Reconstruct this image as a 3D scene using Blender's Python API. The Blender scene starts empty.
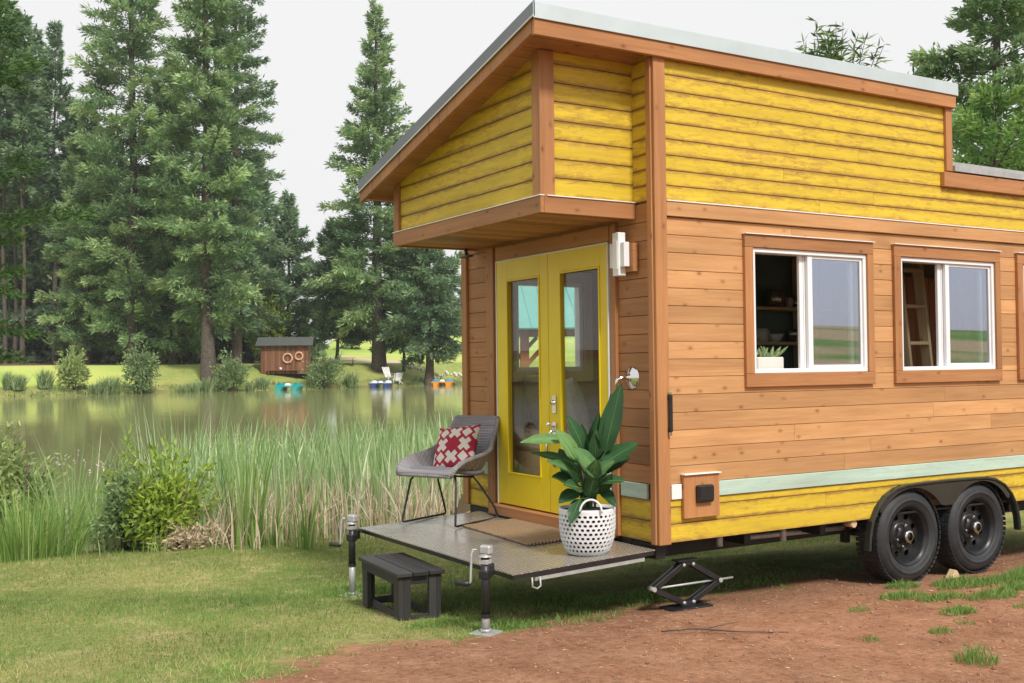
import bpy, math, random
import numpy as np
from mathutils import Vector, Matrix, Euler
random.seed(7); rng = np.random.default_rng(11)
PI = math.pi
scn = bpy.context.scene
COL = scn.collection

# ------------------------------------------------------------------ camera
YAW, PITCH, ROLL, FPX = 1.02588, 0.022301, -0.011176, 1087.988
CAM = np.array([-4.457, -5.545, 1.69])
def cam_axes():
    cy, sy, cp, sp = math.cos(YAW), math.sin(YAW), math.cos(PITCH), math.sin(PITCH)
    f = np.array([cp*cy, cp*sy, sp]); r = np.array([sy, -cy, 0.0]); u = np.cross(r, f)
    c, s = math.cos(ROLL), math.sin(ROLL)
    return c*r+s*u, -s*r+c*u, f
AR, AU, AF = cam_axes()
cd = bpy.data.cameras.new('camera'); cam = bpy.data.objects.new('camera', cd); COL.objects.link(cam)
M = Matrix((AR, AU, -AF)).transposed().to_4x4(); M.translation = Vector(CAM); cam.matrix_world = M
cd.sensor_width = 36.0; cd.lens = FPX/1024*36.0; cd.clip_start = 0.05; cd.clip_end = 5000
scn.camera = cam
HF = np.array([AF[0], AF[1]]); HF /= np.hypot(*HF); HR = np.array([HF[1], -HF[0]])
def at(px, d):
    """world XY of the spot d metres ahead, in the direction of image column px (a survey helper)"""
    q = CAM[:2] + d*(HF + (px-512)/FPX*HR); return float(q[0]), float(q[1])

# ------------------------------------------------------------------ mesh builder
def srgb(r, g, b):
    def l(c):
        c /= 255.0
        return c/12.92 if c <= .04045 else ((c+.055)/1.055)**2.4
    return (l(r), l(g), l(b), 1.0)

class MB:
    def __init__(s):
        s.v = []; s.f = []; s.uv = []; s.uv2 = []; s.rnd = []; s.mi = []; s.sm = []
    def face(s, idx, uv=None, rnd=0.5, m=0, sm=False, uv2=None):
        s.f.append(tuple(idx)); n = len(idx)
        s.uv.append(uv if uv else [(0, 0)]*n); s.uv2.append(uv2 if uv2 else [(0.5, .5)]*n)
        s.rnd.append(rnd); s.mi.append(m); s.sm.append(sm)
    def pts(s, P):
        i = len(s.v); s.v.extend([tuple(map(float, p)) for p in P]); return list(range(i, i+len(P)))
    def quad(s, a, b, c, d, **k):
        i = s.pts([a, b, c, d]); s.face(i, **k)
    def box(s, c, size, rot=None, bev=.003, m=0, rnd=None, grain=None):
        hx, hy, hz = [x/2 for x in size]
        b = min(bev, hx*.45, hy*.45, hz*.45)
        R = rot if rot is not None else Matrix.Identity(3)
        c = Vector(c)
        if grain is None: grain = max(range(3), key=lambda i: size[i])
        if rnd is None: rnd = random.random()
        o1, o2 = random.random()*20, random.random()*20
        h = (hx, hy, hz); ids = {}
        P = []; loc = []
        for sx in (-1, 1):
            for sy in (-1, 1):
                for sz in (-1, 1):
                    sg = (sx, sy, sz)
                    for ax in range(3):
                        p = [sg[i]*(h[i]-(0 if i == ax else b)) for i in range(3)]
                        ids[(sx, sy, sz, ax)] = len(P); loc.append(p); P.append(c + R @ Vector(p))
        base = s.pts(P)[0]
        def add(keys, ax):
            ii = [ids[k] for k in keys]
            o = [a for a in range(3) if a != grain]
            # choose across axis = not grain and not the face normal
            if ax == grain: ua, va = o[0], o[1]
            else:
                ua = grain; va = [a for a in o if a != ax][0] if ax in o else o[0]
            uv = [(loc[i][ua]+o1, loc[i][va]+o2) for i in ii]
            # orientation
            A = [Vector(loc[i]) for i in ii]
            n = (A[1]-A[0]).cross(A[2]-A[0]); cen = sum(A, Vector())/len(A)
            if n.dot(cen) < 0: ii = ii[::-1]; uv = uv[::-1]
            s.face([base+i for i in ii], uv=uv, rnd=rnd, m=m)
        for ax in range(3):
            o = [a for a in range(3) if a != ax]
            for sg in (-1, 1):
                ks = []
                for (p, q) in ((-1, -1), (1, -1), (1, 1), (-1, 1)):
                    t = [0]*3; t[ax] = sg; t[o[0]] = p; t[o[1]] = q; ks.append((*t, ax))
                add(ks, ax)
            # edges parallel to ax
            for p in (-1, 1):
                for q in (-1, 1):
                    t0 = [0]*3; t0[o[0]] = p; t0[o[1]] = q
                    a = list(t0); a[ax] = -1; e = list(t0); e[ax] = 1
                    add([(*a, o[0]), (*e, o[0]), (*e, o[1]), (*a, o[1])], o[0])
        for sx in (-1, 1):
            for sy in (-1, 1):
                for sz in (-1, 1): add([(sx, sy, sz, k) for k in range(3)], 0)
        return s
    def beam(s, a, b, w, h, up=(0, 0, 1), **k):
        """box from a to b; w across, h along up"""
        a = Vector(a); b = Vector(b); d = b-a; L = d.length; x = d.normalized()
        up = Vector(up); y = up.cross(x).normalized(); z = x.cross(y)
        R = Matrix((x, y, z)).transposed()
        k.setdefault('grain', 0)
        return s.box((a+b)/2, (L, w, h), rot=R, **k)
    def tube(s, P, r, n=8, m=0, caps=True, rnd=.5):
        P = [Vector(p) for p in P]
        rr = r if hasattr(r, '__len__') else [r]*len(P)
        prev = None; rings = []; acc = 0
        for i, p in enumerate(P):
            t = (P[min(i+1, len(P)-1)]-P[max(i-1, 0)]).normalized()
            if prev is None:
                a = Vector((0, 0, 1)) if abs(t.z) < .9 else Vector((1, 0, 0))
                x = a.cross(t).normalized()
            else:
                x = (prev-t*prev.dot(t)).normalized()
            prev = x; y = t.cross(x)
            rings.append(s.pts([p+rr[i]*(math.cos(2*PI*j/n)*x+math.sin(2*PI*j/n)*y) for j in range(n)]))
        for i in range(len(rings)-1):
            L = (P[i+1]-P[i]).length
            for j in range(n):
                k = (j+1) % n
                s.face([rings[i][j], rings[i][k], rings[i+1][k], rings[i+1][j]], sm=True, m=m, rnd=rnd,
                       uv=[(acc, j/n), (acc, (j+1)/n), (acc+L, (j+1)/n), (acc+L, j/n)])
            acc += L
        if caps:
            s.face(rings[0][::-1], m=m, rnd=rnd); s.face(rings[-1], m=m, rnd=rnd)
        return s
    def lathe(s, prof, n=24, O=(0, 0, 0), R=None, m=0, sm=True, rnd=.5, close=False):
        R = R or Matrix.Identity(3); O = Vector(O); rings = []
        for (r, z) in prof:
            rings.append(s.pts([O+R @ Vector((r*math.cos(2*PI*j/n), r*math.sin(2*PI*j/n), z)) for j in range(n)]))
        for i in range(len(rings)-1):
            for j in range(n):
                k = (j+1) % n
                s.face([rings[i][j], rings[i][k], rings[i+1][k], rings[i+1][j]], sm=sm, m=m, rnd=rnd,
                       uv=[(j/n, prof[i][1]), ((j+1)/n, prof[i][1]), ((j+1)/n, prof[i+1][1]), (j/n, prof[i+1][1])])
        if prof[0][0] > 1e-4 and close: s.face(rings[0][::-1], m=m)
        if prof[-1][0] > 1e-4 and close: s.face(rings[-1], m=m)
        return s
    def prism(s, poly, h, Mx, m=0, rnd=.5, sm=False):
        """poly in XY extruded 0..h along Z, through matrix Mx"""
        n = len(poly)
        a = s.pts([Mx @ Vector((x, y, 0)) for x, y in poly]); b = s.pts([Mx @ Vector((x, y, h)) for x, y in poly])
        s.face(a[::-1], m=m, rnd=rnd, uv=[poly[i] for i in range(n)][::-1]); s.face(b, m=m, rnd=rnd, uv=list(poly))
        for i in range(n):
            j = (i+1) % n; s.face([a[i], a[j], b[j], b[i]], m=m, rnd=rnd, sm=sm)
        return s
    def grid(s, fn, nu, nv, m=0, sm=True, rnd=.5, flip=False):
        ids = [[None]*(nv+1) for _ in range(nu+1)]
        for i in range(nu+1):
            for j in range(nv+1): ids[i][j] = s.pts([fn(i/nu, j/nv)])[0]
        for i in range(nu):
            for j in range(nv):
                q = [ids[i][j], ids[i+1][j], ids[i+1][j+1], ids[i][j+1]]
                uv = [(i/nu, j/nv), ((i+1)/nu, j/nv), ((i+1)/nu, (j+1)/nv), (i/nu, (j+1)/nv)]
                if flip: q = q[::-1]; uv = uv[::-1]
                s.face(q, uv=uv, sm=sm, m=m, rnd=rnd)
        return s
    def build(s, name, mats, parent=None):
        me = bpy.data.meshes.new(name)
        me.from_pydata(s.v, [], s.f)
        if not isinstance(mats, (list, tuple)): mats = [mats]
        for x in mats: me.materials.append(x)
        u1 = me.uv_layers.new(name='UVMap'); u2 = me.uv_layers.new(name='edge')
        u1.data.foreach_set('uv', np.array([c for f in s.uv for c in f], dtype=np.float32).ravel())
        u2.data.foreach_set('uv', np.array([c for f in s.uv2 for c in f], dtype=np.float32).ravel())
        at_ = me.attributes.new('rnd', 'FLOAT', 'FACE'); at_.data.foreach_set('value', np.array(s.rnd, dtype=np.float32))
        me.polygons.foreach_set('material_index', np.array(s.mi, dtype=np.int32))
        me.polygons.foreach_set('use_smooth', np.array(s.sm, dtype=bool))
        me.update()
        o = bpy.data.objects.new(name, me); COL.objects.link(o)
        if parent is not None: o.parent = parent
        return o

def arr_mesh(name, V, F, mat, parent=None, rnd=None, extra=None, smooth=False, link=True):
    """fast mesh from arrays; F (m,k)"""
    V = np.asarray(V, np.float32); F = np.asarray(F, np.int32); m, k = F.shape
    me = bpy.data.meshes.new(name)
    me.vertices.add(len(V)); me.vertices.foreach_set('co', V.ravel())
    me.loops.add(m*k); me.loops.foreach_set('vertex_index', F.ravel())
    me.polygons.add(m); me.polygons.foreach_set('loop_start', np.arange(0, m*k, k, dtype=np.int32))
    if rnd is not None:
        a = me.attributes.new('rnd', 'FLOAT', 'FACE'); a.data.foreach_set('value', np.asarray(rnd, np.float32))
    for kk, vv in (extra or {}).items():
        a = me.attributes.new(kk, 'FLOAT', 'POINT'); a.data.foreach_set('value', np.asarray(vv, np.float32))
    if smooth: me.polygons.foreach_set('use_smooth', np.ones(m, bool))
    me.materials.append(mat); me.update(calc_edges=True); me.validate()
    o = bpy.data.objects.new(name, me); COL.objects.link(o)
    if parent is not None: o.parent = parent
    return o

def tag(o, label=None, cat=None, group=None, kind=None):
    if label: o['label'] = label
    if cat: o['category'] = cat
    if group: o['group'] = group
    if kind: o['kind'] = kind
    return o
def thing(name, label, cat, loc=(0, 0, 0), rz=0, group=None):
    o = bpy.data.objects.new(name, None); COL.objects.link(o); o.empty_display_size = .2
    o.location = loc; o.rotation_euler = (0, 0, rz)
    return tag(o, label, cat, group)
def dup(root, loc, rz=0, scale=None, label=None, group=None):
    r = root.copy(); COL.objects.link(r); r.location = loc; r.rotation_euler = (0, 0, rz)
    if scale: r.scale = scale if hasattr(scale, '__len__') else (scale,)*3
    if label: r['label'] = label
    if group: r['group'] = group
    for ch in list(root.children):
        c = ch.copy(); COL.objects.link(c); c.parent = r
        for g in list(ch.children):
            d = g.copy(); COL.objects.link(d); d.parent = c
    return r

# ------------------------------------------------------------------ materials
class NT:
    def __init__(s, name):
        s.mat = bpy.data.materials.new(name); s.mat.use_nodes = True
        s.t = s.mat.node_tree; s.n = s.t.nodes; s.n.clear()
        s.out = s.n.new('ShaderNodeOutputMaterial')
    def node(s, typ, **k):
        x = s.n.new(typ)
        for a, b in k.items(): setattr(x, a, b)
        return x
    def link(s, a, b): s.t.links.new(a, b)
    def put(s, sock, v):
        if hasattr(v, 'links') or isinstance(v, bpy.types.NodeSocket): s.link(v, sock)
        else: sock.default_value = v
    def math(s, op, a, b=0.0, c=None, clamp=False):
        x = s.node('ShaderNodeMath', operation=op, use_clamp=clamp)
        s.put(x.inputs[0], a); s.put(x.inputs[1], b)
        if c is not None: s.put(x.inputs[2], c)
        return x.outputs[0]
    def mix(s, f, a, b, blend='MIX'):
        x = s.node('ShaderNodeMix', data_type='RGBA', blend_type=blend)
        s.put(x.inputs[0], f); s.put(x.inputs[6], a); s.put(x.inputs[7], b); return x.outputs[2]
    def ramp(s, f, stops, interp='LINEAR'):
        x = s.node('ShaderNodeValToRGB'); s.put(x.inputs[0], f); cr = x.color_ramp; cr.interpolation = interp
        while len(cr.elements) < len(stops): cr.elements.new(.5)
        for e, (p, c) in zip(cr.elements, stops):
            e.position = p; e.color = c if hasattr(c, '__len__') else (c, c, c, 1)
        return x.outputs[0]
    def noise(s, vec, scale=1, detail=4, rough=.55, dist=0):
        x = s.node('ShaderNodeTexNoise'); s.link(vec, x.inputs['Vector'])
        x.inputs['Scale'].default_value = scale; x.inputs['Detail'].default_value = detail
        x.inputs['Roughness'].default_value = rough; x.inputs['Distortion'].default_value = dist
        return x.outputs['Fac']
    def voro(s, vec, scale=1, out='Distance', feature='F1'):
        x = s.node('ShaderNodeTexVoronoi', feature=feature); s.link(vec, x.inputs['Vector']); x.inputs['Scale'].default_value = scale
        return x.outputs[out]
    def coord(s, w='Object'): return s.node('ShaderNodeTexCoord').outputs[w]
    def pos(s): return s.node('ShaderNodeNewGeometry').outputs['Position']
    def attr(s, name, o='Fac'):
        return s.node('ShaderNodeAttribute', attribute_name=name).outputs[o]
    def uv(s, name='UVMap'): return s.node('ShaderNodeUVMap', uv_map=name).outputs[0]
    def sep(s, v):
        x = s.node('ShaderNodeSeparateXYZ'); s.link(v, x.inputs[0]); return x.outputs
    def comb(s, x, y, z=0.0):
        c = s.node('ShaderNodeCombineXYZ')
        for i, v in enumerate((x, y, z)): s.put(c.inputs[i], v)
        return c.outputs[0]
    def mapv(s, v, scale=(1, 1, 1), loc=(0, 0, 0), rot=(0, 0, 0)):
        m = s.node('ShaderNodeMapping'); s.link(v, m.inputs[0])
        m.inputs['Scale'].default_value = scale; m.inputs['Location'].default_value = loc; m.inputs['Rotation'].default_value = rot
        return m.outputs[0]
    def bump(s, h, strength=.3, dist=.01):
        b = s.node('ShaderNodeBump'); s.link(h, b.inputs['Height'])
        b.inputs['Strength'].default_value = strength; b.inputs['Distance'].default_value = dist; return b.outputs[0]
    def bsdf(s, col, rough=.6, metal=0.0, normal=None, spec=None, coat=0.0):
        p = s.node('ShaderNodeBsdfPrincipled')
        s.put(p.inputs['Base Color'], col); s.put(p.inputs['Roughness'], rough); s.put(p.inputs['Metallic'], metal)
        if spec is not None: p.inputs['Specular IOR Level'].default_value = spec
        if coat: p.inputs['Coat Weight'].default_value = coat; p.inputs['Coat Roughness'].default_value = .12
        if normal is not None: s.link(normal, p.inputs['Normal'])
        s.link(p.outputs[0], s.out.inputs[0]); return s.mat

def simple(name, col, rough=.6, metal=0.0, var=.12, scale=6.0, bump=0.0, spec=None):
    n = NT(name); c = n.coord()
    k = n.noise(c, scale, 5, .6)
    f = n.ramp(k, [(.25, 1-var*2), (.75, 1+var)])
    colr = n.mix(1.0, col, f, 'MULTIPLY')
    r = n.math('ADD', rough-.06, n.math('MULTIPLY', n.noise(c, scale*3, 3), .12))
    nm = n.bump(n.noise(c, scale*12, 4), bump, .01) if bump else None
    return n.bsdf(colr, r, metal, nm, spec)

def wood(name, base, dark, knots=True, rough=.55, contrast=1.0, tint=.3, worn=None, bump=.25):
    """timber along the u axis of the UV map"""
    n = NT(name); uv = n.sep(n.uv()); r = n.attr('rnd')
    rz = n.math('MULTIPLY', r, 37.0)
    v1 = n.comb(n.math('MULTIPLY', uv[0], 1.3), n.math('MULTIPLY', uv[1], 30), rz)
    g1 = n.noise(v1, 1.0, 5, .6, .4)
    v2 = n.comb(n.math('MULTIPLY', uv[0], 5), n.math('MULTIPLY', uv[1], 170), rz)
    g2 = n.noise(v2, 1.0, 3, .6)
    v3 = n.comb(n.math('MULTIPLY', uv[0], .9), n.math('MULTIPLY', uv[1], 3.0), rz)
    g3 = n.noise(v3, 1.0, 3, .5)
    g = n.math('ADD', n.math('MULTIPLY', g1, .6), n.math('MULTIPLY', g2, .4))
    g = n.math('ADD', n.math('MULTIPLY', n.math('SUBTRACT', g, .5), contrast), .5)
    c = n.mix(n.ramp(g, [(.3, 0.0), (.68, 1.0)]), dark, base)
    c = n.mix(1.0, c, n.ramp(g3, [(.25, .78), (.75, 1.12)]), 'MULTIPLY')
    c = n.mix(1.0, c, n.ramp(r, [(0, 1-tint), (1, 1+tint*.5)]), 'MULTIPLY')
    if knots:
        vk = n.comb(n.math('ADD', n.math('MULTIPLY', uv[0], 5.0), rz), n.math('MULTIPLY', uv[1], 8.5), rz)
        vn = n.node('ShaderNodeTexVoronoi', voronoi_dimensions='2D'); n.link(vk, vn.inputs['Vector']); vn.inputs['Scale'].default_value = 1.0
        on = n.math('GREATER_THAN', n.sep(vn.outputs['Color'])[0], .66)
        kk = n.math('MULTIPLY', n.ramp(vn.outputs['Distance'], [(.035, 1.0), (.085, .42), (.18, 0.0)]), on)
        c = n.mix(n.math('MULTIPLY', kk, n.math('ADD', .3, n.math('MULTIPLY', n.sep(vn.outputs['Color'])[1], .5))), c, (dark[0]*.36, dark[1]*.27, dark[2]*.22, 1))
    return n, c, g, uv, r, rough, bump

def wood_mat(*a, **k):
    n, c, g, uv, r, rough, bump = wood(*a, **k)
    return n.bsdf(c, rough, 0, n.bump(g, bump, .004), spec=.35)

MAT = {}
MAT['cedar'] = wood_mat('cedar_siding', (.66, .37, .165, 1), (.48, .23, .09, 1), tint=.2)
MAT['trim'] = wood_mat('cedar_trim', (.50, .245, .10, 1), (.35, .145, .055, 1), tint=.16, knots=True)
MAT['soffit'] = wood_mat('cedar_soffit', (.54, .27, .12, 1), (.34, .145, .055, 1), tint=.4)
MAT['inner'] = wood_mat('inner_wood', (.40, .23, .11, 1), (.26, .13, .06, 1), tint=.2)
MAT['wardrobe'] = wood_mat('wardrobe_wood', (.58, .26, .12, 1), (.42, .16, .07, 1), tint=.25)
MAT['pale_wood'] = wood_mat('pale_wood', (.72, .55, .34, 1), (.6, .42, .23, 1), tint=.15)
MAT['shed_wood'] = wood_mat('shed_boards', (.30, .135, .07, 1), (.17, .07, .035, 1), tint=.4)
MAT['stool_wood'] = wood_mat('charred_planks', (.065, .061, .062, 1), (.024, .023, .023, 1), tint=.3, knots=False, rough=.6)

def painted(name, paint, under, wear=1.0):
    n, c, g, uv, r, rough, bump = wood(name+'_base', under, (under[0]*.45, under[1]*.4, under[2]*.35, 1))
    n.mat.name = name
    e = n.sep(n.uv('edge')); ed = n.math('MULTIPLY', n.math('ABSOLUTE', n.math('SUBTRACT', e[1], .5)), 2.0)
    rz = n.math('MULTIPLY', r, 37.0)
    w1 = n.noise(n.comb(n.math('MULTIPLY', uv[0], 9.0), n.math('MULTIPLY', uv[1], 34), rz), 1, 6, .72, .8)
    w2 = n.noise(n.comb(n.math('MULTIPLY', uv[0], .8), n.math('MULTIPLY', uv[1], 5), rz), 1, 2)
    # wear where the board edge, the grain and a patchy mask agree
    s_ = n.math('ADD', n.math('MULTIPLY', n.math('POWER', ed, 3.0), .36), n.math('ADD', n.math('MULTIPLY', w1, .80), n.math('MULTIPLY', w2, .45)))
    wm = n.math('MULTIPLY', n.ramp(s_, [(.63, 0.0), (.88, 1.0)]), .8*wear)
    pc = n.mix(1.0, paint, n.ramp(g, [(.25, .74), (.75, 1.10)]), 'MULTIPLY')
    pc = n.mix(1.0, pc, n.ramp(w2, [(.2, .74), (.8, 1.10)]), 'MULTIPLY')
    st = n.noise(n.comb(n.math('MULTIPLY', uv[0], 2.2), n.math('MULTIPLY', uv[1], 11), n.math('ADD', rz, 5.0)), 1, 5, .65, .6)
    pc = n.mix(n.math('MULTIPLY', n.ramp(st, [(.50, 0.0), (.72, 1.0)]), .42*wear), pc, (under[0]*1.15, under[1]*1.2, under[2], 1))
    col = n.mix(wm, pc, c)
    return n.bsdf(col, .55, 0, n.bump(g, .3, .005), spec=.35)
MAT['yellow'] = painted('yellow_paint', (.78, .555, .045, 1), (.40, .21, .065, 1))
MAT['mint'] = painted('mint_paint', (.50, .66, .56, 1), (.55, .45, .33, 1), .35)
MAT['door_yellow'] = simple('door_yellow_paint', (.80, .60, .008, 1), .38, var=.04, scale=3)
MAT['vinyl'] = simple('white_vinyl', (.80, .81, .83, 1), .35, var=.03)
MAT['white_paint'] = simple('white_paint', (.8, .8, .78, 1), .5, var=.05)
MAT['roof_metal'] = simple('galvanised_roof', (.66, .73, .73, 1), .38, .55, var=.06, scale=2.5)
MAT['shaded_rake_metal'] = simple('shaded_rake_metal', (.20, .215, .225, 1), .45, .5, var=.06, scale=2.5)  # shade of the gable side put into the colour, darker than the roof metal
MAT['flash'] = simple('white_flashing', (.82, .82, .80, 1), .4, var=.04)
MAT['dark_metal'] = simple('black_steel', (.018, .018, .02, 1), .42, var=.3, scale=9, bump=.05)
MAT['grey_metal'] = simple('zinc_steel', (.46, .46, .455, 1), .5, .35, var=.12, scale=14)
MAT['chrome'] = simple('chrome', (.75, .74, .72, 1), .12, 1.0, var=.04)
MAT['rim'] = simple('black_rim', (.02, .02, .022, 1), .3, var=.3, scale=10)
MAT['rubber'] = simple('tyre_rubber', (.026, .027, .031, 1), .62, var=.25, scale=16, bump=.15)
MAT['fender'] = simple('fender_plastic', (.03, .034, .03, 1), .22, var=.15, scale=4)
MAT['under'] = simple('chassis_paint', (.012, .012, .012, 1), .6, var=.3)
MAT['black_gap'] = simple('dark_core', (.22, .11, .05, 1), .8, var=.1)
MAT['inner_wall'] = simple('inner_wall_paint', (.66, .60, .50, 1), .7, var=.06)
MAT['teal_wall'] = simple('teal_wall_paint', (.13, .21, .19, 1), .6, var=.1)
MAT['counter'] = simple('counter_top', (.26, .18, .12, 1), .5, var=.1)
MAT['ceramic'] = simple('white_ceramic', (.72, .70, .66, 1), .3, var=.04)
MAT['steel_pot'] = simple('pot_steel', (.5, .5, .5, 1), .25, .9, var=.06)
MAT['sofa'] = simple('sofa_cloth', (.62, .52, .38, 1), .85, var=.1, scale=25, bump=.2)
MAT['cushion'] = simple('grey_cushion_cloth', (.42, .40, .37, 1), .85, var=.1, scale=30, bump=.2)
MAT['seat_pad'] = simple('seat_pad_cloth', (.19, .195, .22, 1), .85, var=.1, scale=30, bump=.2)
MAT['teal_roof'] = simple('teal_metal_roof', (.15, .42, .36, 1), .45, .2, var=.08, scale=2)
MAT['shed_roof'] = simple('shed_shingles', (.085, .095, .085, 1), .8, var=.35, scale=8, bump=.3)
MAT['ring'] = simple('life_ring_white', (.62, .40, .34, 1), .5, var=.2, scale=3)
MAT['bark'] = simple('fir_bark', (.115, .09, .07, 1), .9, var=.4, scale=5, bump=.8)
MAT['stone'] = simple('pale_stone', (.75, .72, .66, 1), .85, var=.3, scale=6, bump=.5)
MAT['boat_white'] = simple('boat_white', (.75, .77, .8, 1), .3, var=.06)
MAT['boat_blue'] = simple('boat_navy', (.04, .07, .22, 1), .3, var=.08)
MAT['boat_teal'] = simple('boat_teal', (.03, .36, .36, 1), .3, var=.08)
MAT['boat_cyan'] = simple('boat_cyan', (.10, .42, .62, 1), .3, var=.08)
MAT['boat_orange'] = simple('boat_orange', (.80, .30, .03, 1), .3, var=.08)
MAT['soil'] = simple('potting_soil', (.03, .022, .016, 1), .95, var=.3, scale=30, bump=.5)
MAT['basket'] = simple('white_basket', (.74, .76, .78, 1), .5, var=.06, scale=20)
MAT['liner'] = simple('black_liner', (.01, .01, .012, 1), .6, var=.1)
MAT['flower'] = simple('pink_blossom', (.70, .50, .60, 1), .7, var=.2)

def glass(name, f0, tint=(1, 1, 1, 1), refl=(1, 1, 1, 1)):
    n = NT(name); lw = n.node('ShaderNodeLayerWeight'); lw.inputs[0].default_value = .5
    f = n.math('ADD', f0, n.math('MULTIPLY', n.math('POWER', lw.outputs['Facing'], 5.0), 1-f0), clamp=True)
    tr = n.node('ShaderNodeBsdfTransparent'); tr.inputs[0].default_value = tint
    gl = n.node('ShaderNodeBsdfGlossy'); gl.inputs['Roughness'].default_value = .0
    gl.inputs['Color'].default_value = refl
    mx = n.node('ShaderNodeMixShader'); n.link(f, mx.inputs[0]); n.link(tr.outputs[0], mx.inputs[1]); n.link(gl.outputs[0], mx.inputs[2])
    n.link(mx.outputs[0], n.out.inputs[0]); return n.mat
MAT['glass_coated'] = glass('coated_window_glass', .42, (.86, .9, .9, 1), (.80, .83, 1, 1))
MAT['glass'] = glass('clear_glass', .03, (.97, .98, .98, 1))

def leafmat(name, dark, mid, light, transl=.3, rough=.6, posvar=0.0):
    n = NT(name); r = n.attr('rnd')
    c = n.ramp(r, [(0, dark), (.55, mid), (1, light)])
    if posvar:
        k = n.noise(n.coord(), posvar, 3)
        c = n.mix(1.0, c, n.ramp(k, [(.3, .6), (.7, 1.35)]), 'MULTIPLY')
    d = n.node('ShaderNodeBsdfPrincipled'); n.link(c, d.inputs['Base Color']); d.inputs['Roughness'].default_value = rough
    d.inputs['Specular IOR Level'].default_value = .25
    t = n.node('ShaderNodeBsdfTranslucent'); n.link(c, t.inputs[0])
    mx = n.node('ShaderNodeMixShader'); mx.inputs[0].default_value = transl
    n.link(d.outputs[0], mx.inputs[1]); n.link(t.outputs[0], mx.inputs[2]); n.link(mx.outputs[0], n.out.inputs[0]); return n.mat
MAT['fir'] = leafmat('fir_needles', (.09, .165, .085, 1), (.25, .39, .18, 1), (.60, .72, .36, 1), .45, posvar=.3)
MAT['fir_dark'] = leafmat('dark_fir_needles', (.08, .155, .095, 1), (.20, .32, .175, 1), (.44, .56, .32, 1), .42, posvar=.3)
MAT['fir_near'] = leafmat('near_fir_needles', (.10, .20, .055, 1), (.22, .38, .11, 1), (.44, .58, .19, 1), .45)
MAT['fir_shade'] = leafmat('near_bough_needles', (.035, .08, .025, 1), (.07, .14, .04, 1), (.14, .24, .07, 1), .4)  # deeper green needles for the near fir at the left edge
MAT['bush'] = leafmat('bush_leaves', (.13, .20, .08, 1), (.27, .38, .17, 1), (.52, .60, .34, 1), .4)
MAT['bright'] = leafmat('lime_leaves', (.17, .28, .04, 1), (.40, .52, .09, 1), (.66, .72, .20, 1), .45)
MAT['pale_bush'] = leafmat('pale_leaves', (.17, .27, .07, 1), (.38, .46, .18, 1), (.62, .64, .36, 1), .35)
MAT['reed'] = leafmat('reed_leaves', (.15, .28, .10, 1), (.33, .48, .20, 1), (.78, .84, .60, 1), .4, .42)
MAT['dead_reed'] = leafmat('dead_stalks', (.36, .25, .16, 1), (.62, .50, .37, 1), (.82, .74, .62, 1), .2)
MAT['weed'] = leafmat('weed_grass', (.11, .21, .045, 1), (.25, .40, .10, 1), (.48, .58, .22, 1), .35)
MAT['willow'] = leafmat('willow_leaves', (.06, .12, .03, 1), (.12, .22, .06, 1), (.25, .34, .12, 1), .4)
MAT['plant'] = leafmat('glossy_plant_leaves', (.016, .048, .018, 1), (.045, .12, .045, 1), (.20, .36, .12, 1), .2, .34)
MAT['lawnblade'] = leafmat('lawn_blades', (.105, .205, .042, 1), (.205, .325, .078, 1), (.56, .48, .23, 1), .35, posvar=.9)
MAT['straw'] = leafmat('dry_straw', (.30, .17, .09, 1), (.46, .31, .18, 1), (.62, .48, .30, 1), .1)

# wicker
n = NT('grey_wicker'); uv = n.sep(n.uv())
w1 = n.math('SINE', n.math('MULTIPLY', uv[0], 330.0)); w2 = n.math('SINE', n.math('ADD', n.math('MULTIPLY', uv[1], 150.0), n.math('MULTIPLY', n.math('FLOOR', n.math('MULTIPLY', uv[0], 52.5)), PI)))
h = n.math('ADD', n.math('MULTIPLY', w1, .5), n.math('MULTIPLY', w2, .25))
band = n.noise(n.comb(n.math('MULTIPLY', uv[0], 22), n.math('MULTIPLY', uv[1], .7)), 1, 2)
c = n.mix(n.ramp(h, [(.0, 0.0), (.8, 1.0)]), (.22, .21, .22, 1), (.48, .46, .48, 1))
c = n.mix(1.0, c, n.ramp(band, [(.3, .75), (.7, 1.2)]), 'MULTIPLY')
MAT['wicker'] = n.bsdf(c, .65, 0, n.bump(h, .5, .006))

# red and white cushion print
n = NT('red_print_cloth'); uv = n.sep(n.uv())
a = n.math('ADD', uv[0], uv[1]); b = n.math('SUBTRACT', uv[0], uv[1])
def tri(x, k): return n.math('ABSOLUTE', n.math('SUBTRACT', n.math('FRACT', n.math('MULTIPLY', x, k)), .5))
fu, fv = tri(uv[0], 1.9), tri(uv[1], 1.9)
dia = n.math('ADD', fu, fv)
d1 = n.math('MULTIPLY', n.math('LESS_THAN', dia, .22), 1.0)
ring = n.math('MULTIPLY', n.math('GREATER_THAN', dia, .34), n.math('LESS_THAN', dia, .62))
spoke = n.math('GREATER_THAN', n.math('ABSOLUTE', n.math('SUBTRACT', fu, fv)), .10)
whit = n.math('MAXIMUM', d1, n.math('MULTIPLY', ring, spoke))
c = n.mix(whit, (.36, .012, .035, 1), (.68, .62, .56, 1))
MAT['print'] = n.bsdf(c, .85, 0, n.bump(n.noise(n.uv(), 140, 3), .2, .003))

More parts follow.
